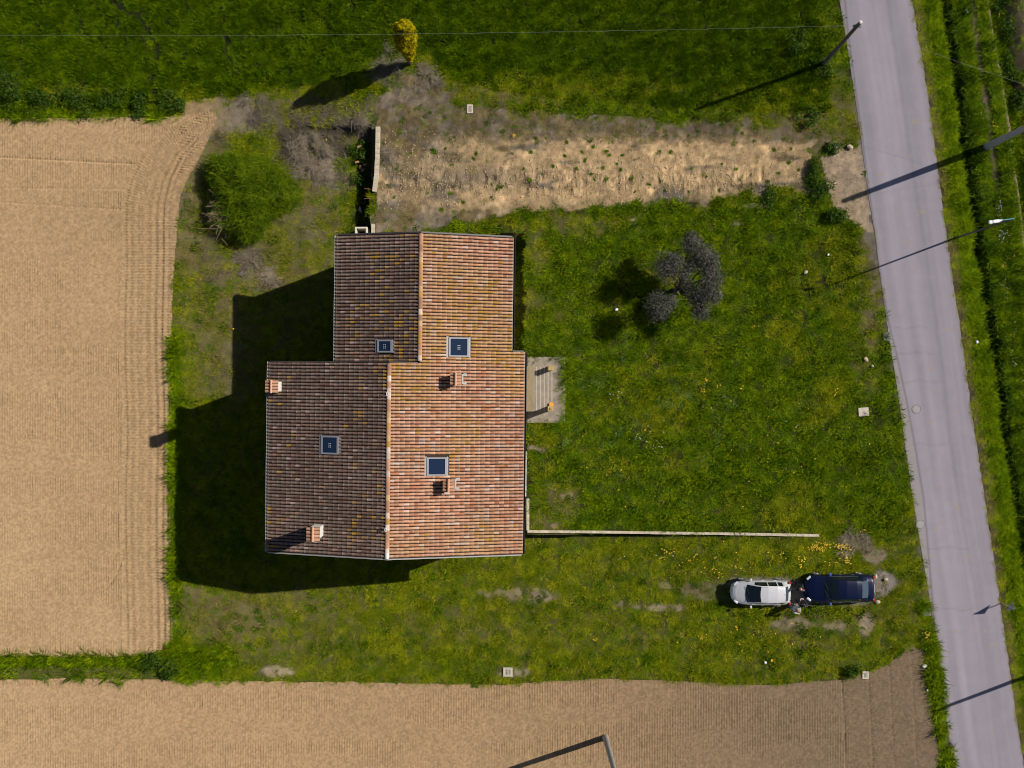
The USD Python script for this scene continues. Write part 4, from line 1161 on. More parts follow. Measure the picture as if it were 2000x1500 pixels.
# ------------------------------------------------------------------ people
def person(label, loc, facing, top, trousers, hair, hair_m, shoes_m, arms, lean=0.0, bag=None, h=1.75):
    """arms: for (left, right) the elbow and wrist in body axes (x forward, y left, z up), metres for a 1.75 m body."""
    k = h / 1.75
    t = thing('person', label, 'person', loc, facing)
    origin[str(t.GetPath())] = None
    A = lambda p: np.array(p, float) * k
    hip, chest, neck, head = A((0, 0, .95)), A((.01 + lean * .5, 0, 1.28)), A((.02 + lean, 0, 1.47)), A((.05 + lean * 1.2, 0, 1.62))
    skin, shirt, legs, shoes = [], [], [], []
    for s, (el, wr) in zip((1, -1), arms):
        sh = A((.0 + lean * .9, s * .19, 1.40))
        el, wr = A(el), A(wr)
        hipj, knee, ank = A((0, s * .09, .92)), A((.03, s * .11, .50)), A((-.01, s * .12, .09))
        legs += chain([(hipj, .095 * k), (knee, .062 * k), (ank, .048 * k)])
        skin += chain([(sh, .055 * k), (el, .042 * k), (wr, .03 * k)])
        shirt += chain([(sh, .068 * k), (el, .055 * k), (wr + (el - wr) * .08, .043 * k)])
        # hand: palm, four fingers, thumb
        d = (wr - el) / np.linalg.norm(wr - el)
        up = np.array([0, 0, 1.0])
        sd = np.cross(d, up)
        sd /= np.linalg.norm(sd) + 1e-9
        nrm_ = np.cross(sd, d)
        palm = wr + d * .07 * k
        skin += [Manifold.batch_hull([Manifold.sphere(.016 * k, 8).translate(tuple(p)) for p in (wr, palm + sd * .03 * k, palm - sd * .03 * k)])]
        for q_, (off, ln) in enumerate(((.032, .065), (.011, .075), (-.011, .07), (-.032, .055))):
            f0 = palm + sd * off * k
            f1 = f0 + d * ln * .55 * k - nrm_ * .01 * k
            f2 = f1 + d * ln * .35 * k - nrm_ * .03 * k
            skin += chain([(f0, .0095 * k), (f1, .009 * k), (f2, .0075 * k)], 6)
        th0 = wr + d * .03 * k + sd * .025 * k * s
        skin += chain([(th0, .011 * k), (th0 + d * .03 * k + sd * .03 * k * s, .010 * k), (th0 + d * .06 * k + sd * .035 * k * s - nrm_ * .015 * k, .008 * k)], 6)
        toe = A((.15, s * .13, .05))
        heel = A((-.06, s * .12, .05))
        shoes += [Manifold.batch_hull([Manifold.sphere(.045 * k, 8).translate(tuple(p)) for p in (heel, toe)] + [Manifold.sphere(.05 * k, 8).translate(tuple(ank))])]
    skin += chain([(chest, .06), (neck, .055 * k), (head - A((0, 0, .03)), .06 * k)])
    skin += [Manifold.batch_hull([Manifold.sphere(.088 * k, 14).translate(tuple(head + A((-.01, 0, .03)))), Manifold.sphere(.07 * k, 12).translate(tuple(head + A((.025, 0, -.05)))), Manifold.sphere(.03, 10).translate(tuple(head + A((.05, 0, -.09))))])]
    skin += [Manifold.batch_hull([Manifold.sphere(.014, 8).translate(tuple(head + A((.085, 0, .0)))), Manifold.sphere(.018, 8).translate(tuple(head + A((.095, 0, -.03))))])]
    for s in (1, -1):
        skin += [Manifold.sphere(.028, 8).scale((.5, .4, 1)).translate(tuple(head + A((-.01, s * .085, -.01))))]
    torso = chain([(A((0, .07, .96)), .11 * k), (A((.01 + lean * .5, .09, 1.25)), .12 * k), (A((lean * .9, .13, 1.40)), .085 * k)]) + chain([(A((0, -.07, .96)), .11 * k), (A((.01 + lean * .5, -.09, 1.25)), .12 * k), (A((lean * .9, -.13, 1.40)), .085 * k)])
    torso += [Manifold.batch_hull([Manifold.sphere(.10 * k, 10).translate(tuple(A((0, s * .08, zz)))) for s in (1, -1) for zz in (.95, 1.25)])]
    torso += [Manifold.batch_hull([Manifold.sphere(.075 * k, 10).translate(tuple(A((lean * .9, s * .15, 1.40)))) for s in (1, -1)] + [Manifold.sphere(.06 * k, 10).translate(tuple(neck - A((0, 0, .02))))])]
    legs += [Manifold.batch_hull([Manifold.sphere(.11 * k, 10).translate(tuple(A((0, s * .07, .93)))) for s in (1, -1)])]
    skin += [x.scale((.9, .9, 1)) for x in torso[-1:]]
    body = obj('body', blend(skin, .03, 4), M_skin, t, smooth=True)
    obj('top', blend(shirt + torso, .04, 6), top, t, smooth=True)
    obj('trousers', blend(legs, .05, 6), trousers, t, smooth=True)
    obj('shoes', blend(shoes, .04, 4), shoes_m, t, smooth=True)
    for s in (1, -1):
        obj('eye', cat_(Manifold.sphere(.012, 8).translate(tuple(head + A((.075, s * .032, .012))))), M_rubber, t)
    obj('mouth', cat_(Manifold.sphere(.02, 8).scale((.4, 1, .3)).translate(tuple(head + A((.082, 0, -.062))))), mat('lip', (.35, .13, .11), rough=.6), t)
    if hair:
        cap = Manifold.sphere(.102 * k, 16).translate(tuple(head + A((-.018, 0, .035))))
        cut = Manifold.cube((.3, .4, .4)).translate(tuple(head + A((.035, -.2, -.36))))
        hs = [cap - cut]
        if hair == 'long':
            hs += chain([(head + A((-.06, 0, .0)), .085 * k), (head + A((-.09, 0, -.18)), .07 * k), (head + A((-.09, 0, -.26)), .04 * k)])
        obj('hair', blend(hs, .03, 3), hair_m, t, smooth=True)
    if bag is not None:
        obj('bag', rbox(*bag, .05), M_blackcloth, t, smooth=True)
    return t


M_skin = mat('skin', (.50, .30, .22), rough=.55, noise_amt=.05)
M_blackcloth = mat('black_cloth', (.012, .012, .014), rough=.9, noise_amt=.2)
M_jeans = mat('blue_jeans', (.12, .18, .32), rough=.9, noise_amt=.2)
M_palecloth = mat('pale_blue_cloth', (.50, .52, .58), rough=.9, noise_amt=.1)
M_darkhair = mat('dark_hair', (.015, .012, .010), rough=.6, noise_amt=.2)
M_auburn = mat('auburn_hair', (.34, .15, .05), rough=.6, noise_amt=.2)
M_whiteshoe = mat('white_shoe', (.75, .74, .72), rough=.6, noise_amt=.03)
q1, q2, q3 = gz(1551, 1141), gz(1559, 1175), gz(1545, 1182)
person('bald person in black standing in the gap between the two cars', q1, -60, M_blackcloth, M_blackcloth, None, M_darkhair, M_rubber, (((.08, .27, 1.14), (.28, .22, 1.12)), ((.02, -.26, 1.14), (.06, -.25, .90))))
p2 = person('dark haired person in black beside the saloon bonnet holding a phone in both hands', q2, 100, M_blackcloth, M_blackcloth, 'short', M_darkhair, M_rubber, (((.10, .25, 1.16), (.32, .12, 1.14)), ((.10, -.25, 1.16), (.32, -.12, 1.14))))
obj('phone', rbox(.38, .46, -.09, .09, 1.13, 1.15, .008), M_steel, p2)
person('auburn haired person in pale blue top and white shoes standing behind the hatchback', q3, -50, M_palecloth, M_jeans, 'long', M_auburn, M_whiteshoe, (((.14, .26, 1.16), (.36, .10, 1.16)), ((.14, -.26, 1.16), (.36, -.08, 1.20))), .04, (.22, .40, -.16, .16, .98, 1.14), h=1.68)


# ------------------------------------------------------------------ poles, cables, lamp, sign
def pole_top(foot, tip):
    return foot, tip


f1 = gz(1607, 126)
t1 = P(1681, 43, 7.95)
tp_ = thing('utility_pole', 'dark wooden utility pole with cables standing in the wheat edge left of the road', 'utility pole', f1)
obj('shaft', bar(f1 - [0, 0, .3], t1, .15, .10, 12), M_wood, tp_, smooth=40)
obj('top_cap', bar(t1 + [0, 0, .003], t1 + [0, 0, .04], .11, .06, 12), mat('pale_cap', (.6, .55, .5), rough=.7), tp_)
cw = P(1672, 52, 7.0)
obj('bracket', cat_(bar(cw + [-.22, .05, .1], cw + [.25, -.08, .1], .03, sec=6), bar(cw + [0, 0, -.1], cw + [0, 0, .3], .14, .14, 10)), M_iron, tp_)
for s in (-1, 1):
    obj('insulator', cat_(bar(cw + [s * .2, -.03, .08], cw + [s * .2, -.03, .24], .035, .02, 8)), M_iron, tp_)


def cable(label, a, b, sag, r=.0042, group=None, n=40):
    a, b = np.array(a, float), np.array(b, float)
    t = np.linspace(0, 1, n)
    pts = a + (b - a) * t[:, None]
    pts[:, 2] -= 4 * sag * t * (1 - t)
    segs = [bar(pts[k], pts[k + 1], r, sec=5) for k in range(n - 1)]
    c = thing('power_cable', label, 'cable', a, group=group)
    obj('strand', cat_(*segs), M_cable, c)


cable('thin cable running left from the wooden pole across the wheat field', cw + [-.2, 0, .2], P(-560, 66, 7.2), 1.0)
cable('thin cable running right from the wooden pole across the road', cw + [.2, -.05, .2], P(2750, 395, 7.2), .9)
f2 = gz(1924, 288)
tp2 = thing('concrete_pole', 'thick grey concrete pole on the bank right of the road near the upper right corner', 'pole', f2)
t2 = P(2059, 222, 8.9)
obj('shaft', bar(f2 - [0, 0, .5], t2, .24, .15, 16), M_pole, tp2, smooth=40)
cable('thin cable leaving the thick concrete pole to the right', t2 - [0, 0, .6], P(2750, 130, 7.8), .5)
fl = gz(1871, 463)
tl = P(1981, 427, 8.0)
lamp = thing('street_lamp', 'slender street lamp with white head on the bank right of the road', 'street lamp', fl)
obj('pole', bar(fl - [0, 0, .2], tl - [0, 0, .08], .07, .045, 10), M_wood, lamp, smooth=40)
hd = P(1943, 432.5, 8.15)
obj('arm', bar(tl, hd + [.25, .06, -.03], .03, .035, 8), M_teal, lamp, smooth=40)
dd = (hd - tl)[:2]
ang = math.degrees(math.atan2(dd[1], dd[0]))
hm = cat_(rbox(-.27, .13, -.10, .10, -.06, .06, .04), rbox(.15, .36, -.11, .11, -.06, .05, .04), rbox(-.42, -.25, -.05, .05, -.04, .04, .02))
hm.apply_transform(trimesh.transformations.rotation_matrix(math.radians(ang), [0, 0, 1]))
hm.apply_translation(hd)
obj('lamp_head', hm, M_lampwhite, lamp, smooth=40)
f3 = gz(1182, 1440)
t3 = P(1206, 1526, 8.0)
tp3 = thing('concrete_pole', 'pale concrete pole standing in the tilled field at the bottom edge', 'pole', f3)
obj('shaft', bar(f3 - [0, 0, .3], t3, .20, .14, 16), M_pole, tp3, smooth=40)
obj('collar', bar(f3 + [.005, -.02, .02], f3 + [.02, -.05, .16], .235, .215, 16), M_pole, tp3, smooth=40)
f4 = np.array([(2071 - 1000) / PPM, (750 - 1296) / PPM, 0])
tp4 = thing('utility_pole', 'wooden pole just right of the frame whose shadow crosses the road', 'utility pole', f4)
obj('shaft', bar(f4 - [0, 0, .3], f4 + [0, 0, 8.0], .14, .10, 12), M_wood, tp4, smooth=40)
f5 = gz(1957, 1178)
sg = thing('warning_sign', 'triangular road sign on a thin post at the right edge of the road', 'road sign', f5)
obj('post', bar(f5 - [0, 0, .2], f5 + [0, 0, 1.75], .03, .03, 8), M_steel, sg, smooth=40)
e = np.array([10, 15, 0]) / 18.03
nrm_ = np.array([e[1], -e[0], 0])
tri = [(-.36, .95), (.36, .95), (0, 1.85)]


def plate(pts, d0_, d1_):
    v = np.array([f5 + e * a + [0, 0, z_] + nrm_ * d for d in (d0_, d1_) for a, z_ in pts])
    n_ = len(pts)
    return trimesh.convex.convex_hull(v)


obj('plate', plate(tri, .035, .05), M_zinc, sg)
obj('face', plate([(-.25, 1.02), (.25, 1.02), (0, 1.68)], .051, .055), M_litter, sg)


# ------------------------------------------------------------------ covers, grates, litter, stones
def grate(name, label, px, py, w_, h_, m, slots, along='y', rot=0, cat='drain cover', z_up=.05):
    c = gz(px, py)
    t = thing(name, label, cat, c, rot)
    origin[str(t.GetPath())] = None
    W_, H_ = w_ / 2, h_ / 2
    th = .08
    parts = [box(-W_, W_, -H_, -H_ * .62, -th, z_up), box(-W_, W_, H_ * .62, H_, -th, z_up), box(-W_, -W_ * .55, -H_ * .62, H_ * .62, -th, z_up), box(W_ * .55, W_, -H_ * .62, H_ * .62, -th, z_up)]
    obj('frame', cat_(*parts), m, t)
    n_ = slots + 1
    for k in range(n_):
        lo_ = -W_ * .55 + (W_ * 1.1) * (k + .22) / n_
        hi_ = -W_ * .55 + (W_ * 1.1) * (k + .78) / n_
        if along == 'y':
            obj('bar', box(lo_, hi_, -H_ * .62, H_ * .62, -th + .01, z_up - .004), m, t)
        else:
            lo_, hi_ = lo_ * H_ / W_, hi_ * H_ / W_
            obj('bar', box(-W_ * .55, W_ * .55, lo_, hi_, -th + .01, z_up - .004), m, t)
    obj('pit', box(-W_ * .9, W_ * .9, -H_ * .9, H_ * .9, -th - .04, -th - .002), M_rubber, t)


M_slab = mat('pale_slab', (.50, .44, .37), rough=.9, noise_amt=.15, scale=6, fine=.1)
grate('drain_cover', 'pale square concrete drain cover with three slots at the south edge of the lawn', 992, 1312, .64, .60, M_slab, 3, z_up=.10)
grate('drain_cover', 'pale slotted cover in the dry grass at the north side of the lane', 918, 213, .40, .58, M_slab, 4, 'x', z_up=.09)
grate('drain_cover', 'pale slotted cover at the field corner near the road', 1690, 1318, .42, .50, M_slab, 3, z_up=.10)
grate('road_drain', 'grey road drain beside the asphalt level with the roof window', 1732, 657, .52, .55, M_iron, 2, rot=8, z_up=.05)
grate('road_drain', 'grey road drain beside the asphalt level with the parked cars', 1810, 1195, .50, .52, M_iron, 3, 'x', rot=8, z_up=.05)
c = gz(1686, 804)
sl = rbox(-.34, .34, -.30, .27, -.1, .10, .02)
sl.apply_transform(trimesh.transformations.rotation_matrix(.08, [0, 0, 1]))
sl.apply_translation(c)
tslab = thing('concrete_slab', 'pale square concrete slab lying in the grass near the road', 'slab', c)
obj('slab', sl, M_slab, tslab)
obj('lifting_hole', bar(c + [.08, -.12, .101], c + [.08, -.12, .104], .04, .04, 10), M_rubber, tslab)
for (px, py, lb) in ((1790, 799, 'round manhole cover in the asphalt level with the concrete slab'), (1798, 1024, 'round manhole cover in the asphalt near the garden wall end')):
    c = P(px, py)
    c[2] = -.012 + .035 * (1 - (2 * (px - roadL(py)) / (roadR(py) - roadL(py)) - 1) ** 2)
    mh = thing('manhole_cover', lb, 'manhole cover', c)
    obj('ring', trimesh.creation.annulus(.25, .31, .03, sections=32, transform=trimesh.transformations.translation_matrix(c - [0, 0, .004])), mat('ring_grey', (.19, .175, .185), rough=.8, noise_amt=.2), mh)
    obj('lid', bar(c - [0, 0, .02], c + [0, 0, .008], .247, .247, 28), mat('lid_grey', (.30, .27, .285), rough=.8, noise_amt=.25, scale=14), mh)


def rock(c, r, seed):
    m = trimesh.creation.icosphere(2, 1.0)
    m.vertices *= (0.65 + .7 * fbm(m.vertices * 1.3 + seed * 7.1, 3, seed))[:, None] * np.array([1.2, .9, .6]) * r
    m.vertices = m.vertices @ Rot.from_euler('z', seed * 1.7).as_matrix().T + c
    return m


for k, (px, py, r, m, lb, ct) in enumerate([
        (1494, 1293, .09, M_litter, 'small white piece of litter on the lawn below the cars', 'litter'), (1804, 1300, .12, M_litter, 'crumpled white bag at the corner of the tilled field by the road', 'litter'),
        (1810, 1347, .06, M_litter, 'small white scrap in the tilled soil beside the road', 'litter'), (1204, 605, .09, M_litter, 'white scrap in the grass beside the shadow of the olive tree', 'litter'),
        (1690, 702, .14, M_stone, 'pale stone in the grass beside the road', 'stone'), (1573, 532, .12, M_stone, 'pale pinkish stone near the tyre marks in the lawn', 'stone'), (1703, 715, .08, M_stone, 'small pale stone beside the road, right of the bigger one', 'stone'),
        (1617, 498, .07, M_litter, 'tiny white scrap in the lawn above the tyre marks', 'litter'), (1659, 288, .17, M_stone, 'pale stone block on the gravel edge of the lane', 'stone'), (1633, 286, .14, M_litter, 'pale scrap on the dark weed by the lane end', 'litter'),
        (1713, 1175, .13, M_stone, 'pale stone behind the navy saloon', 'stone'), (1709, 1125, .12, M_stone, 'yellowish stone on the gravel at the rear of the navy saloon', 'stone'), (1729, 1131, .12, M_stone, 'yellowish stone at the far edge of the gravel behind the saloon', 'stone'),
        (1907, 668, .09, M_litter, 'white scrap in the verge right of the road', 'litter'), (1500, 1140, .07, M_stone, 'small stone beside the hatchback', 'stone')]):
    c = gz(px, py)
    tag(obj('litter' if ct == 'litter' else 'stone', rock(c + [0, 0, r * .5 + .08], r, k + 1), m), lb, ct)
for k, (px, py, rz) in enumerate([(704, 290, 20), (712, 311, 60), (700, 320, 10), (707, 330, 85), (711, 336, 40), (715, 325, 15)]):
    c = gz(px, py) + [0, 0, .62]
    b_ = box(-.13, .13, -.065, .065, -.04, .04)
    b_.apply_transform(Rot.from_euler('zx', [rz, 15], degrees=True).as_matrix() @ np.eye(3) if False else np.block([[Rot.from_euler('zx', [rz, 15], degrees=True).as_matrix(), np.zeros((3, 1))], [np.zeros((1, 3)), np.ones((1, 1))]]))
    b_.apply_translation(c)
    tag(obj('loose_brick', b_, mat('old_brick', (.40, .20, .11), rough=.95, noise_amt=.35, scale=14)), 'loose orange brick on the overgrown rubble left of the ramp', 'brick', 'bricks on the overgrown rubble')


# ------------------------------------------------------------------ plants
def leaves(centers, normals, size, asp, r):
    """One quad leaf per centre, facing roughly along its normal."""
    n_ = len(centers)
    d = r.normal(size=(n_, 3))
    nn = normals + .7 * r.normal(size=(n_, 3))
    nn /= np.linalg.norm(nn, axis=1, keepdims=True)
    t = np.cross(nn, d)
    t /= np.linalg.norm(t, axis=1, keepdims=True)
    b = np.cross(nn, t)
    s = size * r.uniform(.6, 1.3, (n_, 1))
    v = np.stack([centers - t * s, centers - b * s * asp, centers + t * s, centers + b * s * asp], 1).reshape(-1, 3)
    i = np.arange(n_)[:, None] * 4
    f = np.vstack([i + [0, 1, 2], i + [0, 2, 3]])
    return v, f


def leaf_mass(balls, n_, size, asp, seed, shell=.55):
    r = np.random.default_rng(seed)
    vol = np.array([b[3] * b[4] * b[5] for b in balls]) ** .75
    pick = r.choice(len(balls), n_, p=vol / vol.sum())
    d = r.normal(size=(n_, 3))
    d /= np.linalg.norm(d, axis=1, keepdims=True)
    rad = (shell + (1 - shell) * r.random((n_, 1))) * (.50 + 1.0 * fbm(d * 2.6 + pick[:, None] * 3.7, 3, seed)[:, None])
    B = np.array(balls)[pick]
    c = B[:, :3] + d * rad * B[:, 3:6]
    return leaves(c, d, size, asp, r)


def grow(a, b, r0, r1, seed, n_=5, wob=.08):
    r = np.random.default_rng(seed)
    t = np.linspace(0, 1, n_ + 1)
    p = np.array(a) + (np.array(b) - np.array(a)) * t[:, None]
    p[1:-1] += r.normal(0, wob, (n_ - 1, 3)) * np.linalg.norm(np.array(b) - a)
    rr = r0 + (r1 - r0) * t
    return [bar(p[k], p[k + 1], rr[k], rr[k + 1], 7) for k in range(n_)]


# olive tree
ob = gz(1320, 566)
ot = thing('olive_tree', 'grey leaved olive tree with open crown casting a dark shadow on the lawn', 'tree', ob)
OC = [(1352, 478, 3.0, .75), (1372, 500, 3.0, .85), (1385, 515, 2.7, .8), (1305, 522, 2.8, .95), (1320, 512, 3.1, .6), (1388, 545, 2.7, .85), (1380, 570, 2.9, .8), (1360, 580, 2.5, .7), (1290, 597, 2.5, .9), (1282, 612, 2.3, .6), (1310, 590, 2.6, .5), (1368, 606, 2.3, .7), (1395, 578, 2.4, .55), (1348, 464, 2.9, .45), (1338, 535, 2.7, .5), (1352, 515, 2.9, .6), (1345, 560, 2.3, .45)]
balls, limbs = [], []
for k, (px, py, z_, r_) in enumerate(OC):
    z_ += .45
    c = P(px, py, z_)
    balls.append((*c, r_ * 1.10, r_ * 1.10, r_ * .8))
    lo_ = ob + [0, 0, .7 + .2 * (k % 3)]
    limbs += grow(lo_ + (c - lo_) * .05, c, .075, .02, 200 + k, 5, .05)
    rr_ = np.random.default_rng(300 + k)
    for _ in range(9):
        limbs += grow(c + rr_.normal(0, .1, 3), c + rr_.normal(0, r_ * .55, 3), .016, .006, int(rr_.integers(1e6)), 2, .08)
obj('trunk', cat_(*grow(ob - [0, 0, .2], ob + [.02, .03, 1.0], .20, .13, 5, 4, .03)), M_bark, ot, smooth=40)
obj('limbs', cat_(*limbs), M_bark, ot, smooth=40)
obj('crown', leaf_mass(balls, 26000, .075, .30, 17, .30), L_olive, ot)

# yellow flowering columnar tree
yb_ = gz(803, 124)
yt_ = P(787, 48, 6.4)
yt = thing('yellow_tree', 'slim columnar tree covered in yellow blossom at the edge of the wheat', 'tree', yb_)
obj('trunk', cat_(*grow(yb_ - [0, 0, .2], yb_ + (yt_ - yb_) * .9, .14, .03, 8, 6, .01)), M_bark, yt, smooth=40)
prof = [(.12, .22), (.22, .36), (.34, .52), (.46, .70), (.58, .84), (.70, .90), (.80, .86), (.89, .68), (.97, .42)]
yballs = []
ry = np.random.default_rng(33)
for s, r_ in prof:
    c = yb_ + (yt_ - yb_) * s
    yballs.append((*c, r_ * .8, r_ * .8, .55))
    for q_ in range(5):
        an = ry.random() * 6.28
        yballs.append((*(c + [r_ * .55 * math.cos(an), r_ * .55 * math.sin(an), ry.normal(0, .15)]), r_ * .38, r_ * .38, .30))
obj('crown', leaf_mass(yballs, 9000, .070, .8, 34, .75), L_yellow, yt)


# reed mound left of the house
def blade_strip(base_, dirs, length, width, droop, seg=3):
    """Arching blades: base points, horizontal+up directions."""
    n_ = len(base_)
    t = np.linspace(0, 1, seg + 1)
    d = dirs / np.linalg.norm(dirs, axis=1, keepdims=True)
    hz_ = d * [1, 1, 0]
    side_ = np.cross(d, [0, 0, 1.0]) + 1e-6
    side_ /= np.linalg.norm(side_, axis=1, keepdims=True)
    v = []
    for k, tt in enumerate(t):
        c = base_ + d * (length * tt)[:, None] + (hz_ * .6 - np.array([0, 0, 1.0])) * (droop * length * tt ** 2)[:, None]
        w_ = (width * (1 - tt ** 1.5) * .5)[:, None]
        if k < seg:
            v += [c - side_ * w_, c + side_ * w_]
        else:
            v += [c]
    V_ = np.stack(v, 1)
    m_ = V_.shape[1]
    f = []
    for k in range(seg - 1):
        f += [[2 * k, 2 * k + 1, 2 * k + 3], [2 * k, 2 * k + 3, 2 * k + 2]]
    f += [[2 * seg - 2, 2 * seg - 1, 2 * seg]]
    f = (np.array(f)[None] + (np.arange(n_) * m_)[:, None, None]).reshape(-1, 3)
    return V_.reshape(-1, 3), f


rb = np.random.default_rng(55)
bc = gz(490, 385)
reed = thing('reed_thicket', 'big rounded thicket of green reeds with dead canes left of the house', 'shrub', bc)


def in_mound(n_, r_):
    a = rb.random(n_) * 2 * np.pi
    d = np.sqrt(rb.random(n_))
    shape = 1 + .16 * np.sin(a * 3 + 1) + .10 * np.sin(a * 5 + 2)
    return np.c_[np.cos(a) * d * r_ * shape, np.sin(a) * d * r_ * shape * .98], d


xy, d = in_mound(10000, 2.85)
hgt = 2.3 * np.sqrt(np.clip(1 - (d * .93) ** 2, 0, 1)) * (.70 + .6 * fbm(np.c_[xy * 1.1, xy[:, 0] * 0], 3, 77))
kp = ~((xy[:, 0] < -1.0) & (xy[:, 1] < .3) & (xy[:, 0] + .55 * xy[:, 1] < -1.9) & (rb.random(len(xy)) < .7))
xy, hgt = xy[kp], hgt[kp]
bz = np.c_[xy + bc[:2], bc[2] + hgt * rb.uniform(.35, .95, len(xy))]
dr = np.c_[xy * .12 + rb.normal(0, .8, xy.shape), rb.uniform(.2, 1.1, len(xy))]
v_, f_ = blade_strip(bz, dr, rb.uniform(.2, .55, len(xy)), rb.uniform(.03, .055, len(xy)), rb.uniform(.1, .6, len(xy)))
obj('leaves', (v_, f_), L_reed, reed)
xy, d = in_mound(420, 2.5)
stems = []
for k in range(420):
    b0 = np.array([*(xy[k] * .8 + bc[:2]), bc[2]])
    stems.append(bar(b0, b0 + [xy[k][0] * .25 + rb.normal(0, .2), xy[k][1] * .25 + rb.normal(0, .2), 1.9 * math.sqrt(max(.05, 1 - d[k] ** 2))], .015, .008, 4))
obj('stems', cat_(*stems), L_reed, reed)
canes = []
for k in range(132):
    if k < 85:
        p0 = bc + [rb.normal(-1.95, .35), rb.normal(-1.2, .65), rb.uniform(.3, 1.3)]
    elif k < 125:
        p0 = bc + [rb.normal(-.7, .7), rb.normal(-2.0, .3), rb.uniform(.2, .8)]
    else:
        x_, _ = in_mound(1, 2.3)
        p0 = np.array([*(x_[0] + bc[:2]), bc[2] + 1.9 * math.sqrt(max(.1, 1 - (np.linalg.norm(x_[0]) / 2.8) ** 2))])
    L__ = rb.uniform(.4, 1.2)
    dv = rb.normal(size=3) * [1, 1, .35]
    dv /= np.linalg.norm(dv)
    canes.append(bar(p0 - dv * L__ / 2, p0 + dv * L__ / 2, .011, .007, 4))
obj('dead_canes', cat_(*canes), M_cane, reed, label='dead brown canes leaning out of the thicket')


# dry bramble patches
def bramble(px, py, r_, hgt, n_, label, seed, m=None, group=None):
    r = np.random.default_rng(seed)
    c = gz(px, py)
    t = thing('dry_bramble', label, 'bramble', c, group=group)
    nsub = max(3, int(r_ * 6))
    sc_ = r.normal(0, .45, (nsub, 2)) * r_
    pk = r.integers(nsub, size=n_)
    off = r.normal(0, .30, (n_, 2)) * (.5 + .4 * r_)
    xy_ = sc_[pk] + off
    hh = hgt * np.exp(-(np.linalg.norm(off, axis=1) / .5) ** 2) * r.uniform(.2, 1, n_)
    gp = ground_z(c[0] + xy_[:, 0], c[1] + xy_[:, 1])
    b0 = np.c_[c[0] + xy_[:, 0], c[1] + xy_[:, 1], gp + hh * .8]
    comb = r.normal(0, .8, (nsub, 2))[pk]
    dirs = np.c_[r.normal(0, .6, (n_, 2)) + comb, r.uniform(-.2, .6, n_)]
    v, f = blade_strip(b0, dirs, r.uniform(.2, .6, n_), r.uniform(.015, .032, n_), r.uniform(.2, .7, n_))
    obj('stems', (v, f), m or G_grey, t)
    tw = []
    for k in range(max(6, n_ // 90)):
        p0 = b0[r.integers(n_)] + [0, 0, .1]
        dv = r.normal(size=3) * [1, 1, .3]
        tw.append(bar(p0, p0 + dv / np.linalg.norm(dv) * r.uniform(.3, .9), .014, .006, 4))
    obj('twigs', cat_(*tw), M_twig, t)


BR = [(605, 300, 1.5, .8, 1500, 'large grey tangle of dead bramble right of the reed thicket'), (575, 268, 1.3, .5, 1000, 'grey dead bramble above the reed thicket'), (640, 335, 1.0, .6, 700, 'grey dead bramble between the reed thicket and the rubble'),
      (650, 265, 1.2, .5, 800, 'brown dead bramble near the upper end of the retaining wall'), (505, 222, 1.3, .35, 700, 'flattened dry stalks at the end of the tractor track'), (760, 130, 1.0, .4, 650, 'pinkish grey dead bramble at the foot of the yellow tree, left side'),
      (835, 150, .9, .4, 500, 'grey dead bramble at the foot of the yellow tree, right side'), (700, 240, .9, .5, 500, 'dead bramble at the tip of the retaining wall'), (488, 505, .8, .3, 450, 'grey dry stalks below the reed thicket'), (530, 545, .8, .3, 400, 'grey dry stalks at the edge of the house shadow'),
      (755, 300, .6, .4, 300, 'grey dead stalks right of the retaining wall'), (1655, 1052, .9, .3, 380, 'dark dry growth beyond the end of the garden wall'), (1690, 1050, .6, .3, 200, 'small dry growth right of the garden wall end')]
for k, b in enumerate(BR):
    bramble(*b, seed=400 + k)


# leafy bushes
def bush(px, py, r_, hgt, n_, label, seed, m=L_bush, size=.07, cat='bush'):
    c = gz(px, py)
    t = thing('bush', label, cat, c)
    r = np.random.default_rng(seed)
    bl = [(c[0] + r.normal(0, r_ * .4), c[1] + r.normal(0, r_ * .4), c[2] + hgt * r.uniform(.35, .7), r_ * r.uniform(.4, .75), r_ * r.uniform(.4, .75), hgt * r.uniform(.3, .5)) for _ in range(7)]
    obj('foliage', leaf_mass(bl, n_, size, .55, seed, .5), m, t)
    obj('stems', cat_(*[s_ for b in bl for s_ in grow(c, b[:3], .02, .008, seed + 1, 2, .05)]), M_bark, t)


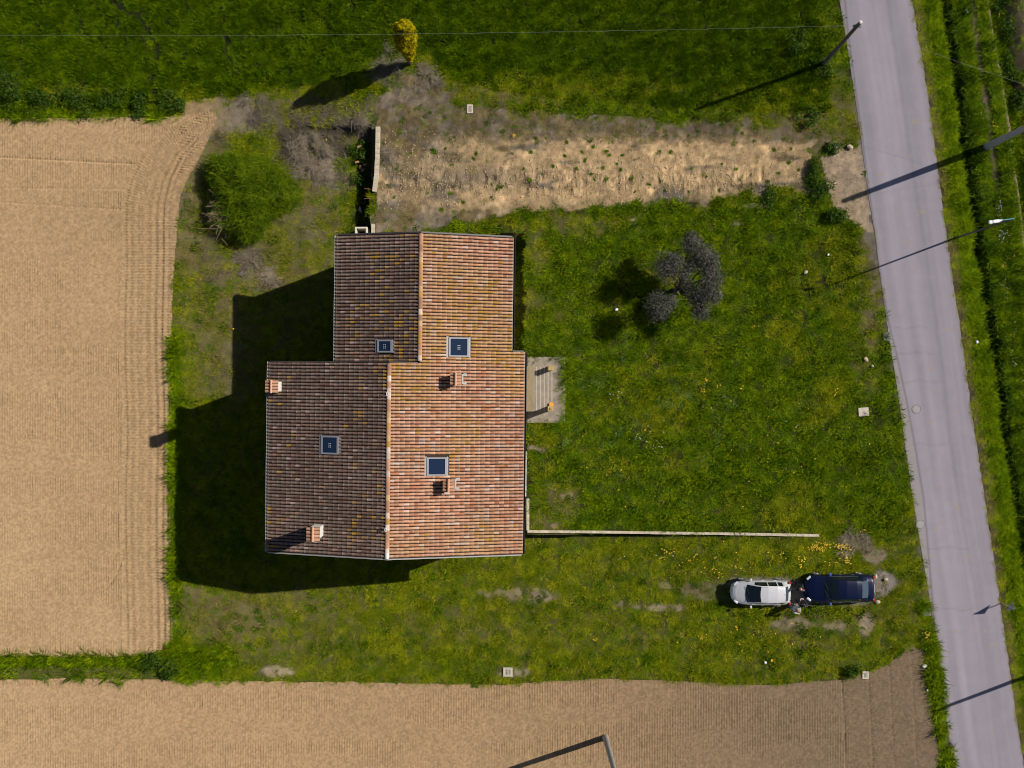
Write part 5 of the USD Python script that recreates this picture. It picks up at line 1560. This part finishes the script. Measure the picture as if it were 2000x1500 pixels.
BU = [(703, 300, .75, .9, 900, 'green bush grown over the bricks left of the ramp'), (700, 355, .75, .9, 900, 'dark green bush on the rubble left of the ramp'), (703, 395, .6, .7, 600, 'low green bush left of the ramp, nearest the house'),
      (25, 178, 1.3, 1.1, 1500, 'leafy green bush at the left edge of the wheat'), (90, 196, 1.0, .9, 1000, 'dark bush in the ditch above the tilled field, second from the left'), (150, 192, 1.0, .9, 1000, 'pale green bush leaning over the ditch above the tilled field'),
      (215, 195, .8, .7, 700, 'bush in the middle of the ditch above the tilled field'), (275, 200, .7, .6, 600, 'dark bush near the right end of the ditch above the tilled field'), (325, 205, .9, .8, 900, 'bush at the right end of the ditch above the tilled field'), (355, 208, .6, .6, 500, 'small bush where the ditch meets the tractor track'),
      (70, 217, .7, .5, 500, 'low green clump on the edge of the tilled field, left of the middle'), (155, 216, .7, .5, 500, 'low green clump on the edge of the tilled field below the ditch'), (280, 220, .6, .5, 450, 'low green clump at the field edge near the track'),
      (305, 1287, .9, .9, 1000, 'green bush at the corner between the two tilled fields'), (335, 1305, .8, .8, 800, 'green bush at the upper corner of the lower field'), (1560, 85, .7, .8, 600, 'dark green bush in the wheat near the wooden pole'), (1580, 235, .6, .7, 500, 'dark round bush at the north edge of the lane'),
      (1590, 330, .8, .6, 800, 'leafy bush between the lane and the gravel apron, upper one'), (1600, 370, .8, .7, 800, 'leafy bush between the lane and the gravel apron, lower one'), (1630, 420, .9, .7, 900, 'leafy bush below the gravel apron'), (1625, 292, .5, .5, 400, 'dark weed clump at the lane end with a pale scrap on it'),
      (1500, 390, .8, .4, 600, 'low leafy clump at the south edge of the lane near the road'), (1660, 1312, .6, .6, 500, 'dark green clump beside the slotted cover at the field corner'), (1600, 130, .7, .6, 600, 'dark bush at the foot of the wooden pole'),
      (1953, 66, .8, .8, 800, 'leafy bush beyond the second ditch at the upper right'), (1966, 140, .9, .8, 900, 'leafy bush at the right edge, below the uppermost one'), (1990, 200, .9, .9, 900, 'leafy bush at the right edge above the concrete pole'), (1950, 12, .7, .7, 600, 'leafy bush at the top right beside the brown field')]
for k, b in enumerate(BU):
    bush(*b, seed=500 + k)

# small weeds dotted over the lane: one plant with its parts, then copies
rw = np.random.default_rng(66)
WT = [(982, 257, 1.2), (1003, 247, .9), (1046, 270, 1.), (1107, 278, 1.2), (1037, 297, 1.3), (930, 300, 1.1), (925, 310, .9), (846, 295, 1.4), (870, 290, .8), (802, 300, .8), (888, 268, .9), (1158, 287, .8), (1184, 296, 1.), (1190, 303, .9), (1216, 303, 1.), (1137, 297, .8), (1103, 304, .8), (1310, 297, 1.3), (1080, 325, 1.2), (1143, 313, 1.), (1126, 330, 1.1), (1155, 340, 1.1), (1205, 320, .8), (1212, 332, .9), (1178, 328, 1.), (1235, 348, 1.), (1268, 360, .9), (1185, 350, 1.1), (1160, 350, 1.), (1022, 330, .8), (1035, 352, 1.1), (1060, 340, .8), (880, 378, 1.), (863, 410, 1.2), (1165, 230, 1.2), (1285, 250, 1.), (1345, 265, .8), (1440, 252, 1.3), (1450, 260, 1.1), (1512, 292, 1.2), (1540, 318, 1.2), (1438, 330, 1.1), (1500, 355, 1.), (1520, 338, .9), (1545, 290, .8), (1445, 350, .8), (1560, 332, 1.), (1345, 375, .8), (1405, 372, .9), (1300, 372, .8), (780, 258, 1.2), (840, 220, 1.), (1025, 226, 1.1), (960, 385, .9), (905, 395, 1.), (960, 360, .8), (1290, 355, .8), (1380, 345, .8), (1410, 320, .8), (1350, 330, .7), (1000, 300, .7), (1240, 375, .8), (770, 385, .9), (775, 330, .8)]
proto_w = None
for k, (px, py, s) in enumerate(WT):
    c = gz(px, py)
    if proto_w is None:
        proto_w = thing('weed_tuft', 'small dark green weed tuft on the bare lane', 'weed', c, group='small weeds dotted over the bare lane')
        origin[str(proto_w.GetPath())] = None
        n_ = 90
        a = rw.random(n_) * 6.283
        d_ = np.sqrt(rw.random(n_)) * .13
        v, f = blade_strip(np.c_[np.cos(a) * d_ * 1.3, np.sin(a) * d_, rw.uniform(-.02, .05, n_)], np.c_[rw.normal(0, .8, (n_, 2)), rw.uniform(.2, 1.4, n_)], rw.uniform(.07, .20, n_), rw.uniform(.025, .05, n_), rw.uniform(.1, .5, n_))
        obj('leaves', (v, f), G_weed, proto_w)
        proto_w.GetAttribute('xformOp:rotateZ').Set(0.0)
        UsdGeom.Xformable(proto_w).AddScaleOp().Set(Gf.Vec3f(s * .8, s * .7, s * .6))
    else:
        x = UsdGeom.Xform.Define(stage, numbered('/World', 'weed_tuft'))
        x.GetPrim().GetReferences().AddInternalReference(proto_w.GetPath())
        x.GetPrim().SetInstanceable(True)
        x.GetPrim().GetAttribute('xformOp:translate').Set(Gf.Vec3d(*map(float, c)))
        x.GetPrim().GetAttribute('xformOp:rotateZ').Set(float(rw.random() * 360))
        x.GetPrim().GetAttribute('xformOp:scale').Set(Gf.Vec3f(s * float(rw.uniform(.5, .95)), s * float(rw.uniform(.5, .95)), s * .6))

# ------------------------------------------------------------------ grass
def tuft(seed, n_, rad, hmin, hmax, wid, spread=.6, droop=.35):
    r = np.random.default_rng(seed)
    a, d = r.random(n_) * 6.283, np.sqrt(r.random(n_)) * rad
    b0 = np.c_[np.cos(a) * d, np.sin(a) * d, np.full(n_, -.02)]
    dirs = np.c_[np.cos(a) * d / rad * spread * .5 + r.normal(0, spread * .6, n_), np.sin(a) * d / rad * spread * .5 + r.normal(0, spread * .6, n_), np.ones(n_)]
    return blade_strip(b0, dirs, r.uniform(hmin, hmax, n_), np.full(n_, wid) * r.uniform(.7, 1.3, n_), r.uniform(0, droop, n_), 2)


def scatter(name, protos, pts, scl, idx, label=None, cat='grass', seed=1):
    r = np.random.default_rng(seed)
    path = numbered('/World', name)
    pi = UsdGeom.PointInstancer.Define(stage, path)
    used_ = sorted(set(idx.tolist()))
    remap = {k: i for i, k in enumerate(used_)}
    targets = []
    for k in used_:
        (v, f), m, nm = protos[k]
        p = obj(nm, (v, f), m, pi.GetPrim())
        targets.append(p.GetPath())
    pi.CreatePrototypesRel().SetTargets(targets)
    pi.CreateProtoIndicesAttr(Vt.IntArray([remap[k] for k in idx.tolist()]))
    pi.CreatePositionsAttr(Vt.Vec3fArray.FromNumpy(np.ascontiguousarray(pts, np.float32)))
    a = r.random(len(pts)) * np.pi
    q_ = np.c_[np.cos(a), 0 * a, 0 * a, np.sin(a)]
    pi.CreateOrientationsAttr(Vt.QuathArray([Gf.Quath(float(w), float(x), float(y), float(z_)) for w, x, y, z_ in q_]))
    pi.CreateScalesAttr(Vt.Vec3fArray.FromNumpy(np.ascontiguousarray(scl, np.float32)))
    return tag(pi.GetPrim(), label, cat, None, 'stuff')


TUFTS = [
    (tuft(1, 46, .20, .10, .26, .026, 1.1, .6), G_lush, 'lush_tuft'), (tuft(2, 46, .22, .12, .30, .028, 1.3, .7), G_lush, 'lush_tuft'), (tuft(3, 42, .20, .10, .24, .024, 1.1, .6), G_olive, 'olive_tuft'), (tuft(4, 42, .22, .08, .22, .022, 1.4, .7), G_olive, 'olive_tuft'),
    (tuft(5, 44, .22, .08, .24, .015, 1.1, .6), G_straw, 'straw_tuft'), (tuft(6, 44, .24, .08, .26, .015, 1.2, .7), G_grey, 'dead_tuft'), (tuft(7, 60, .17, .14, .26, .026, .6, .5), G_wheat, 'wheat_tuft'), (tuft(8, 60, .17, .12, .25, .028, .75, .5), G_wheat, 'wheat_tuft'),
    (tuft(9, 30, .16, .10, .22, .050, 1.2, .4), G_weed, 'weed_tuft'), (tuft(10, 50, .22, .20, .42, .026, .9, .6), G_bank, 'bank_tuft'), (tuft(11, 26, .14, .08, .18, .055, 1.2, .3), G_pale, 'pale_leaf_tuft'), (tuft(12, 46, .20, .22, .48, .026, .9, .6), G_lush, 'tall_tuft'), (tuft(13, 50, .2, .26, .5, .034, .9, .6), G_weed, 'bank_weed')]

CRACKS = [LineString(p).buffer(b * 1.9) for p, b in (([(223, 0), (252, 22), (280, 44), (290, 58), (302, 80), (311, 100), (309, 130)], 3.2), ([(265, 26), (298, 22), (320, 35), (341, 54)], 2.4), ([(436, 20), (437, 50), (442, 90), (446, 122), (460, 124), (480, 142)], 2.8), ([(500, 120), (520, 136), (527, 150), (515, 160)], 2.2), ([(480, 142), (500, 128)], 1.8), ([(297, 150), (309, 195)], 2.6), ([(755, 30), (752, 85)], 2.2), ([(440, 28), (490, 20)], 1.8))]
TYRE = [LineString(p).buffer(b * 1.6) for p, b in (([(1585, 520), (1575, 555), (1571, 590), (1578, 640), (1600, 675), (1650, 735)], 1.8), ([(1622, 505), (1612, 545), (1607, 575), (1609, 605)], 1.8), ([(1597, 530), (1590, 560)], 1.8), ([(1700, 800), (1720, 830), (1745, 900), (1760, 960)], 2.6))]
crack = shapely.union_all(CRACKS)
tyre = shapely.union_all(TYRE)
n_try = 130000
r9 = np.random.default_rng(99)
gx, gy = r9.uniform(-35.2, 35.2, n_try), r9.uniform(-26.8, 26.8, n_try)
L = layers(gx, gy)
px, py = L['px'], L['py']
zz = ground_z(gx, gy)
rnd = r9.random((n_try, 4))
f_in = inside(FIELD_A.buffer(1), px + .5 * L['wx'], py + .5 * L['wy']) | inside(FIELD_B.buffer(1), px + .5 * L['wx'], py + .5 * L['wy'])
on_road = (L['ol'] < 1.5) & (L['o'] < 2.5)
hu = gx * cr + gy * sr
hv = -gx * sr + gy * cr
in_house = ((hu > U_LL + .3) & (hu < U_LR - .3) & (hv > V_B + .2) & (hv < V_M2 - .2) & ~((hu < U_UL) & (hv > V_M - .2))) | ((hu > U_UL + .3) & (hu < U_UR - .3) & (hv > V_M - .3) & (hv < V_T - .2))
pad = (px > 1024) & (px < 1101 + 5 * (rnd[:, 3] - .3)) & (py > 697) & (py < 824)
on_crack = inside(crack, px, py)
on_tyre = inside(tyre, px, py)
wallm = ((np.abs(px - 735) < 7) & (py > 240) & (py < 378)) | ((px > 688) & (px < 732) & (py > 432) & (py < 470)) | ((px > 1018) & (px < 1034) & (py > 868) & (py < 1046)) | ((px > 1020) & (px < 1604) & (np.abs(py - 1041 - (px - 1030) * .014 + 3) < 5)) | ((px > 1028) & (px < 1602) & (py > 1038) & (py < 1044 + (px - 1030) * .014 + 9 * (1600 - px) / 570))
base_ok = ~(f_in | on_road | in_house | pad | wallm)
carb = ((px > 1418) & (px < 1545) & (py > 1128) & (py < 1182)) | ((px > 1556) & (px < 1708) & (py > 1120) & (py < 1176))
patch = fbm(L['p3'] * .55, 4, 111)
fine = fbm(L['p3'] * 1.5, 3, 112)
clump = sstep(.34, .60, fbm(L['p3'] * 2.3, 3, 115))
wheat = L['wheat'] & base_ok & (L['o'] < 0)
lane = (L['lane'] | L['apron']) & ~wheat
right = (L['o'] >= 0) & base_ok
vergeL = (L['ol'] > 0) & (L['ol'] < 42) & base_ok
lawn = base_ok & ~wheat & ~lane & ~right

r10 = np.random.default_rng(910)
spike = np.where(r10.random(n_try) < .28, 1.55, .70) * r10.uniform(.8, 1.2, n_try)


def emit(name, sel, idx, sc, label, seed, hs=None):
    p = np.c_[gx, gy, zz][sel]
    s = sc[sel][:, None] * np.array([1, 1, 1.0])
    s *= (.85 + .25 * spike[sel])[:, None]
    s[:, 2] *= spike[sel]
    if hs is not None:
        s[:, 2] *= hs[sel]
    print(name, sel.sum())
    scatter(name, TUFTS, p, s, idx[sel], label, 'grass', seed)


one = np.ones(n_try)
# wheat
sel = wheat & ~on_crack & (rnd[:, 0] < .75 + .25 * clump)
yel = sstep(.5, .68, patch) * sstep(150, 185, py) + L['dry']
idx = np.where(rnd[:, 1] < .5, 6, 7)
idx = np.where((yel > .25) & (rnd[:, 2] < yel * .9), np.where(rnd[:, 3] < .6, 2, 3), idx)
emit('wheat_crop', sel, idx, .62 + .4 * rnd[:, 3] + .35 * clump, 'dense dark green young wheat along the top of the picture', 121, .9 + .2 * fine + .1 * clump)
# lawn
dens = np.clip(1 - .85 * L['bare'] * sstep(.30, .52, fbm(L['p3'] * 2.6, 4, 57) + .25 * (L['bare'] - .5)), 0, 1) * np.where(L['track'], .25, 1) * np.where((px < 318) & (py > 1302), np.where(py < 1310, .12, .40), 1) * np.where(on_tyre, .15, 1)
dens = dens * np.where((py < 460) & (py > 240) & (px > 700) & (px < 730), .3, 1)
sel = lawn & (rnd[:, 0] < (.50 + .42 * clump) * dens) & ~(carb & (rnd[:, 1] < .9))
dry, grey = L['dry'] + .25 * (fine - .5), L['grey']
south = ((py > 1046) | (px < 660)) * .42
oliv = sstep(.46, .72, patch + south * .8 + .55 * dry)
strawy = (L['bare'] > .25) & (rnd[:, 1] < .8)
tall = np.exp(-((px - 341) / 11.0) ** 2) * (py > 640) * (py < 1280) + ((px < 330) & (py > 1280)) * 1.0 + ((px < 345) & (py < 232)) * .9 + np.exp(-((L['ol'] - 8) / 14) ** 2) * (py > 1180) * .8 + blob(px, py, 385, 1300, 90, 40, L['w']) * .6 + ((px > 1098) & (px < 1112) & (py > 690) & (py < 830)) * .9
idx = np.where(rnd[:, 1] < .5, 0, 1)
idx = np.where(rnd[:, 2] < oliv, np.where(rnd[:, 1] < .5, 2, 3), idx)
idx = np.where(rnd[:, 2] < dry * np.where(px < 665, .92, .66), 4, idx)
idx = np.where(rnd[:, 3] < grey * .85, 5, idx)
wd = (.25 + sstep(.52, .66, fbm(L['p3'] * .9, 3, 113))) * (grey < .3)
idx = np.where((rnd[:, 1] > .70) & (rnd[:, 2] < wd), 8, idx)
pale = ((px > 1090) & (px < 1450) & (py > 640) & (py < 960)) * sstep(.56, .68, fbm(L['p3'] * .8, 3, 114))
idx = np.where((rnd[:, 3] > .72) & (rnd[:, 2] < pale * .8), 10, idx)
idx = np.where((tall > .3) & (rnd[:, 3] < .8), np.where(rnd[:, 1] < .5, 9, 11), idx)
strawy = strawy | ((px < 318) & (py > 1302) & (rnd[:, 1] < .5)) | (L['track'] & (rnd[:, 1] < .75))
idx = np.where(strawy, np.where(rnd[:, 2] < .6, 4, 5), idx)
sc = (.50 + .45 * rnd[:, 3] + .45 * clump) * np.where(strawy, .7, 1) + .4 * (fine - .5) + .25 * np.clip(tall, 0, 1)
emit('lawn_grass', sel, idx, np.clip(sc, .35, 1.6), 'uneven green and drying grass all round the farmhouse', 122, .45 + .6 * patch + .35 * clump)
# sparse dry grass on the lane
ldens = np.where(L['apron'], .16, np.clip(.85 - .85 * sstep(255, 290, py) + .25 * (py > 400) + .3 * (px < 800), .10, .9)) * (.4 + .8 * sstep(.35, .6, patch)) * (.4 + .8 * clump)
sel = lane & base_ok & (rnd[:, 0] < ldens * np.where(py < 290, 1.5, 1.0)) & ~right
idx = np.where(rnd[:, 1] < .45, 4, np.where(rnd[:, 1] < .86, 5, np.where(rnd[:, 2] < .5, 3, 8)))
idx = np.where((py < 235) & (px > 860) & (rnd[:, 3] < .35), 3, idx)
emit('lane_dry_grass', sel, idx, .45 + .5 * rnd[:, 3], 'sparse dry grass along the bare lane', 123, .9 * one)
# right of the road
o = L['o']
pathm = (np.exp(-((o - 112 - 6 * sstep(100, 0, py)) / 10) ** 2) * sstep(420, 330, py) * (.6 + .8 * patch) + np.exp(-((o - 151) / 10) ** 2) * (py < 640)) > .35
farb = (o > 180) & (py < 300) & (rnd[:, 2] > .12)
pit = (o > 49) & (o < 66)
sel = right & ~pathm & ~farb & (rnd[:, 0] < np.where(pit, .35, .95)) & (rnd[:, 2] < np.where(o < 10, .75, 1.1))
idx = np.where(o < 14 + 10 * rnd[:, 3], np.where(rnd[:, 1] < .55, 4, 3), np.where(o < 47, np.where(rnd[:, 1] < .45 + .3 * (patch - .5), 3, 9), np.where(pit, 8, np.where(rnd[:, 1] < .62, 9, np.where(rnd[:, 1] < .85, 1, 12)))))
idx = np.where((o > 30) & (o < 49), 9, idx)
idx = np.where((o >= 66) & (o < 80), np.where(rnd[:, 1] < .6, 12, 1), idx)
hgt = np.where(o < 24, .45, np.where(o < 49, .9, np.where(o < 66, .7, 1.1)))
emit('verge_grass', sel, idx, .75 + .45 * rnd[:, 3], 'bright verge and bank grass right of the road', 123 + 1, hgt * (.7 + .6 * fine))

# flowers
FL = [(1588, 1068, 14, 6, 26), (1610, 1065, 22, 8, 40), (1645, 1066, 16, 8, 40), (1652, 1090, 9, 10, 26), (1565, 1092, 7, 6, 14), (1562, 1105, 4, 4, 7), (1620, 1098, 14, 8, 12), (1300, 1080, 26, 8, 14), (1440, 1120, 24, 16, 12), (1385, 1115, 40, 12, 10), (1520, 1085, 30, 12, 14), (1687, 1036, 8, 6, 10), (1808, 1240, 8, 12, 22), (1376, 744, 8, 6, 8), (1400, 754, 4, 4, 4), (1372, 764, 4, 4, 5), (1448, 756, 3, 3, 4), (1478, 634, 12, 6, 6), (1630, 765, 6, 8, 6), (1165, 1253, 6, 4, 6), (1375, 1245, 20, 6, 8), (1438, 1228, 4, 4, 4), (1508, 1290, 4, 4, 6), (1545, 1218, 6, 4, 3), (1460, 1180, 20, 20, 8), (630, 256, 8, 14, 7), (1007, 265, 4, 3, 6), (1180, 900, 120, 120, 14), (1550, 880, 120, 120, 30), (1955, 520, 6, 6, 8), (1960, 25, 5, 5, 7), (1975, 500, 6, 8, 8), (1940, 245, 5, 5, 4), (450, 640, 4, 4, 3), (1340, 1090, 90, 20, 20), (1480, 1250, 100, 30, 18)]
WF = [(1888, 22, 4, 6, 14), (1916, 210, 5, 20, 8), (1950, 410, 4, 30, 34), (1955, 460, 8, 18, 34), (1962, 560, 8, 30, 18), (1978, 660, 6, 60, 18), (1260, 850, 26, 20, 16), (1290, 872, 16, 12, 12), (1255, 1090, 60, 6, 8), (1200, 770, 20, 10, 10), (1515, 850, 60, 60, 12), (1995, 740, 4, 40, 8)]


def flowers(name, lst, m, label, seed):
    r = np.random.default_rng(seed)
    pp = np.vstack([np.c_[r.normal(a, c / 1.7, n_), r.normal(b, d / 1.7, n_)] for a, b, c, d, n_ in lst])
    k = 1 / PPM
    x, y = (pp[:, 0] - 1000) * k, (750 - pp[:, 1]) * k
    z = ground_z(x, y) + r.uniform(.16, .30, len(x))
    a = np.linspace(0, 2 * np.pi, 7)[:-1]
    vs_, fs_ = [], []
    for i_ in range(len(x)):
        s = r.uniform(.022, .048) * (.7 if name == 'white_flowers' else 1)
        v = np.vstack([[0, 0, .012], np.c_[np.cos(a) * s, np.sin(a) * s, -.01 + .01 * r.random(6)]]) + [x[i_], y[i_], z[i_]]
        vs_.append(v)
        fs_.append(np.array([[0, j + 1, (j + 1) % 6 + 1] for j in range(6)]) + 7 * i_)
    tag(obj(name, (np.vstack(vs_), np.vstack(fs_)), m), label, 'flowers', None, 'stuff')


flowers('yellow_flowers', FL, M_flower, 'yellow wild flowers scattered in the grass', 131)
flowers('white_flowers', WF, M_wflower, 'white wild flowers scattered in the grass', 132)

# pebbles on the gravel and clods and stones on the fields
r5 = np.random.default_rng(140)
vs_, fs_ = [], []
oct_v = np.array([(1, 0, 0), (-1, 0, 0), (0, 1, 0), (0, -1, 0), (0, 0, .8), (0, 0, -.8)], float)
oct_f = np.array([(0, 2, 4), (2, 1, 4), (1, 3, 4), (3, 0, 4), (2, 0, 5), (1, 2, 5), (3, 1, 5), (0, 3, 5)])
spots = [(r5.uniform(0, 335), r5.uniform(235, 1280), r5.uniform(.02, .045)) for _ in range(420)] + [(r5.uniform(0, 1830), r5.uniform(1335, 1500), r5.uniform(.02, .045)) for _ in range(420)] + \
        [(r5.normal(1655, 22), r5.normal(365, 35), r5.uniform(.015, .04)) for _ in range(420)] + [(r5.uniform(760, 1580), r5.normal(340, 40), r5.uniform(.02, .05)) for _ in range(500)] + [(r5.normal(1722, 12), r5.normal(1142, 15), r5.uniform(.02, .05)) for _ in range(60)]
sp = np.array(spots)
k_ = 1 / PPM
sxw, syw = (sp[:, 0] - 1000) * k_, (750 - sp[:, 1]) * k_
szw = ground_z(sxw, syw)
for i_ in range(len(sp)):
    v = oct_v * sp[i_, 2] * r5.uniform(.7, 1.3, (6, 3)) + [sxw[i_], syw[i_], szw[i_] + sp[i_, 2] * .4]
    vs_.append(v)
    fs_.append(oct_f + 6 * i_)
tag(obj('pebbles', (np.vstack(vs_), np.vstack(fs_)), M_stone), 'small pale pebbles strewn over the bare soil', 'pebbles', None, 'stuff')

r6 = np.random.default_rng(150)
n_c = 4200
cx_, cy_ = r6.uniform(745, 1578, n_c), np.where(r6.random(n_c) < .6, r6.normal(352, 26, n_c), r6.uniform(255, 400, n_c))
ok = inside(LANE.buffer(-8), cx_, cy_)
cx_, cy_ = cx_[ok], cy_[ok]
wx_, wy_ = (cx_ - 1000) / PPM, (750 - cy_) / PPM
wz_ = ground_z(wx_, wy_)
sz = np.minimum(np.exp(r6.normal(-3.45, .5, len(wx_))), .065)
cv = (oct_v[None] * sz[:, None, None] * r6.uniform(.6, 1.35, (len(wx_), 6, 3)) + np.stack([wx_, wy_, wz_ + sz * .3], -1)[:, None]).reshape(-1, 3)
cf = (oct_f[None] + 6 * np.arange(len(wx_))[:, None, None]).reshape(-1, 3)
tag(obj('soil_clods', (cv, cf), mat('dry_clod', (.46, .33, .195), rough=1.0, noise_amt=.3, scale=2.5, spec=.05)), 'dry clods of earth along the bare lane', 'clods', None, 'stuff')
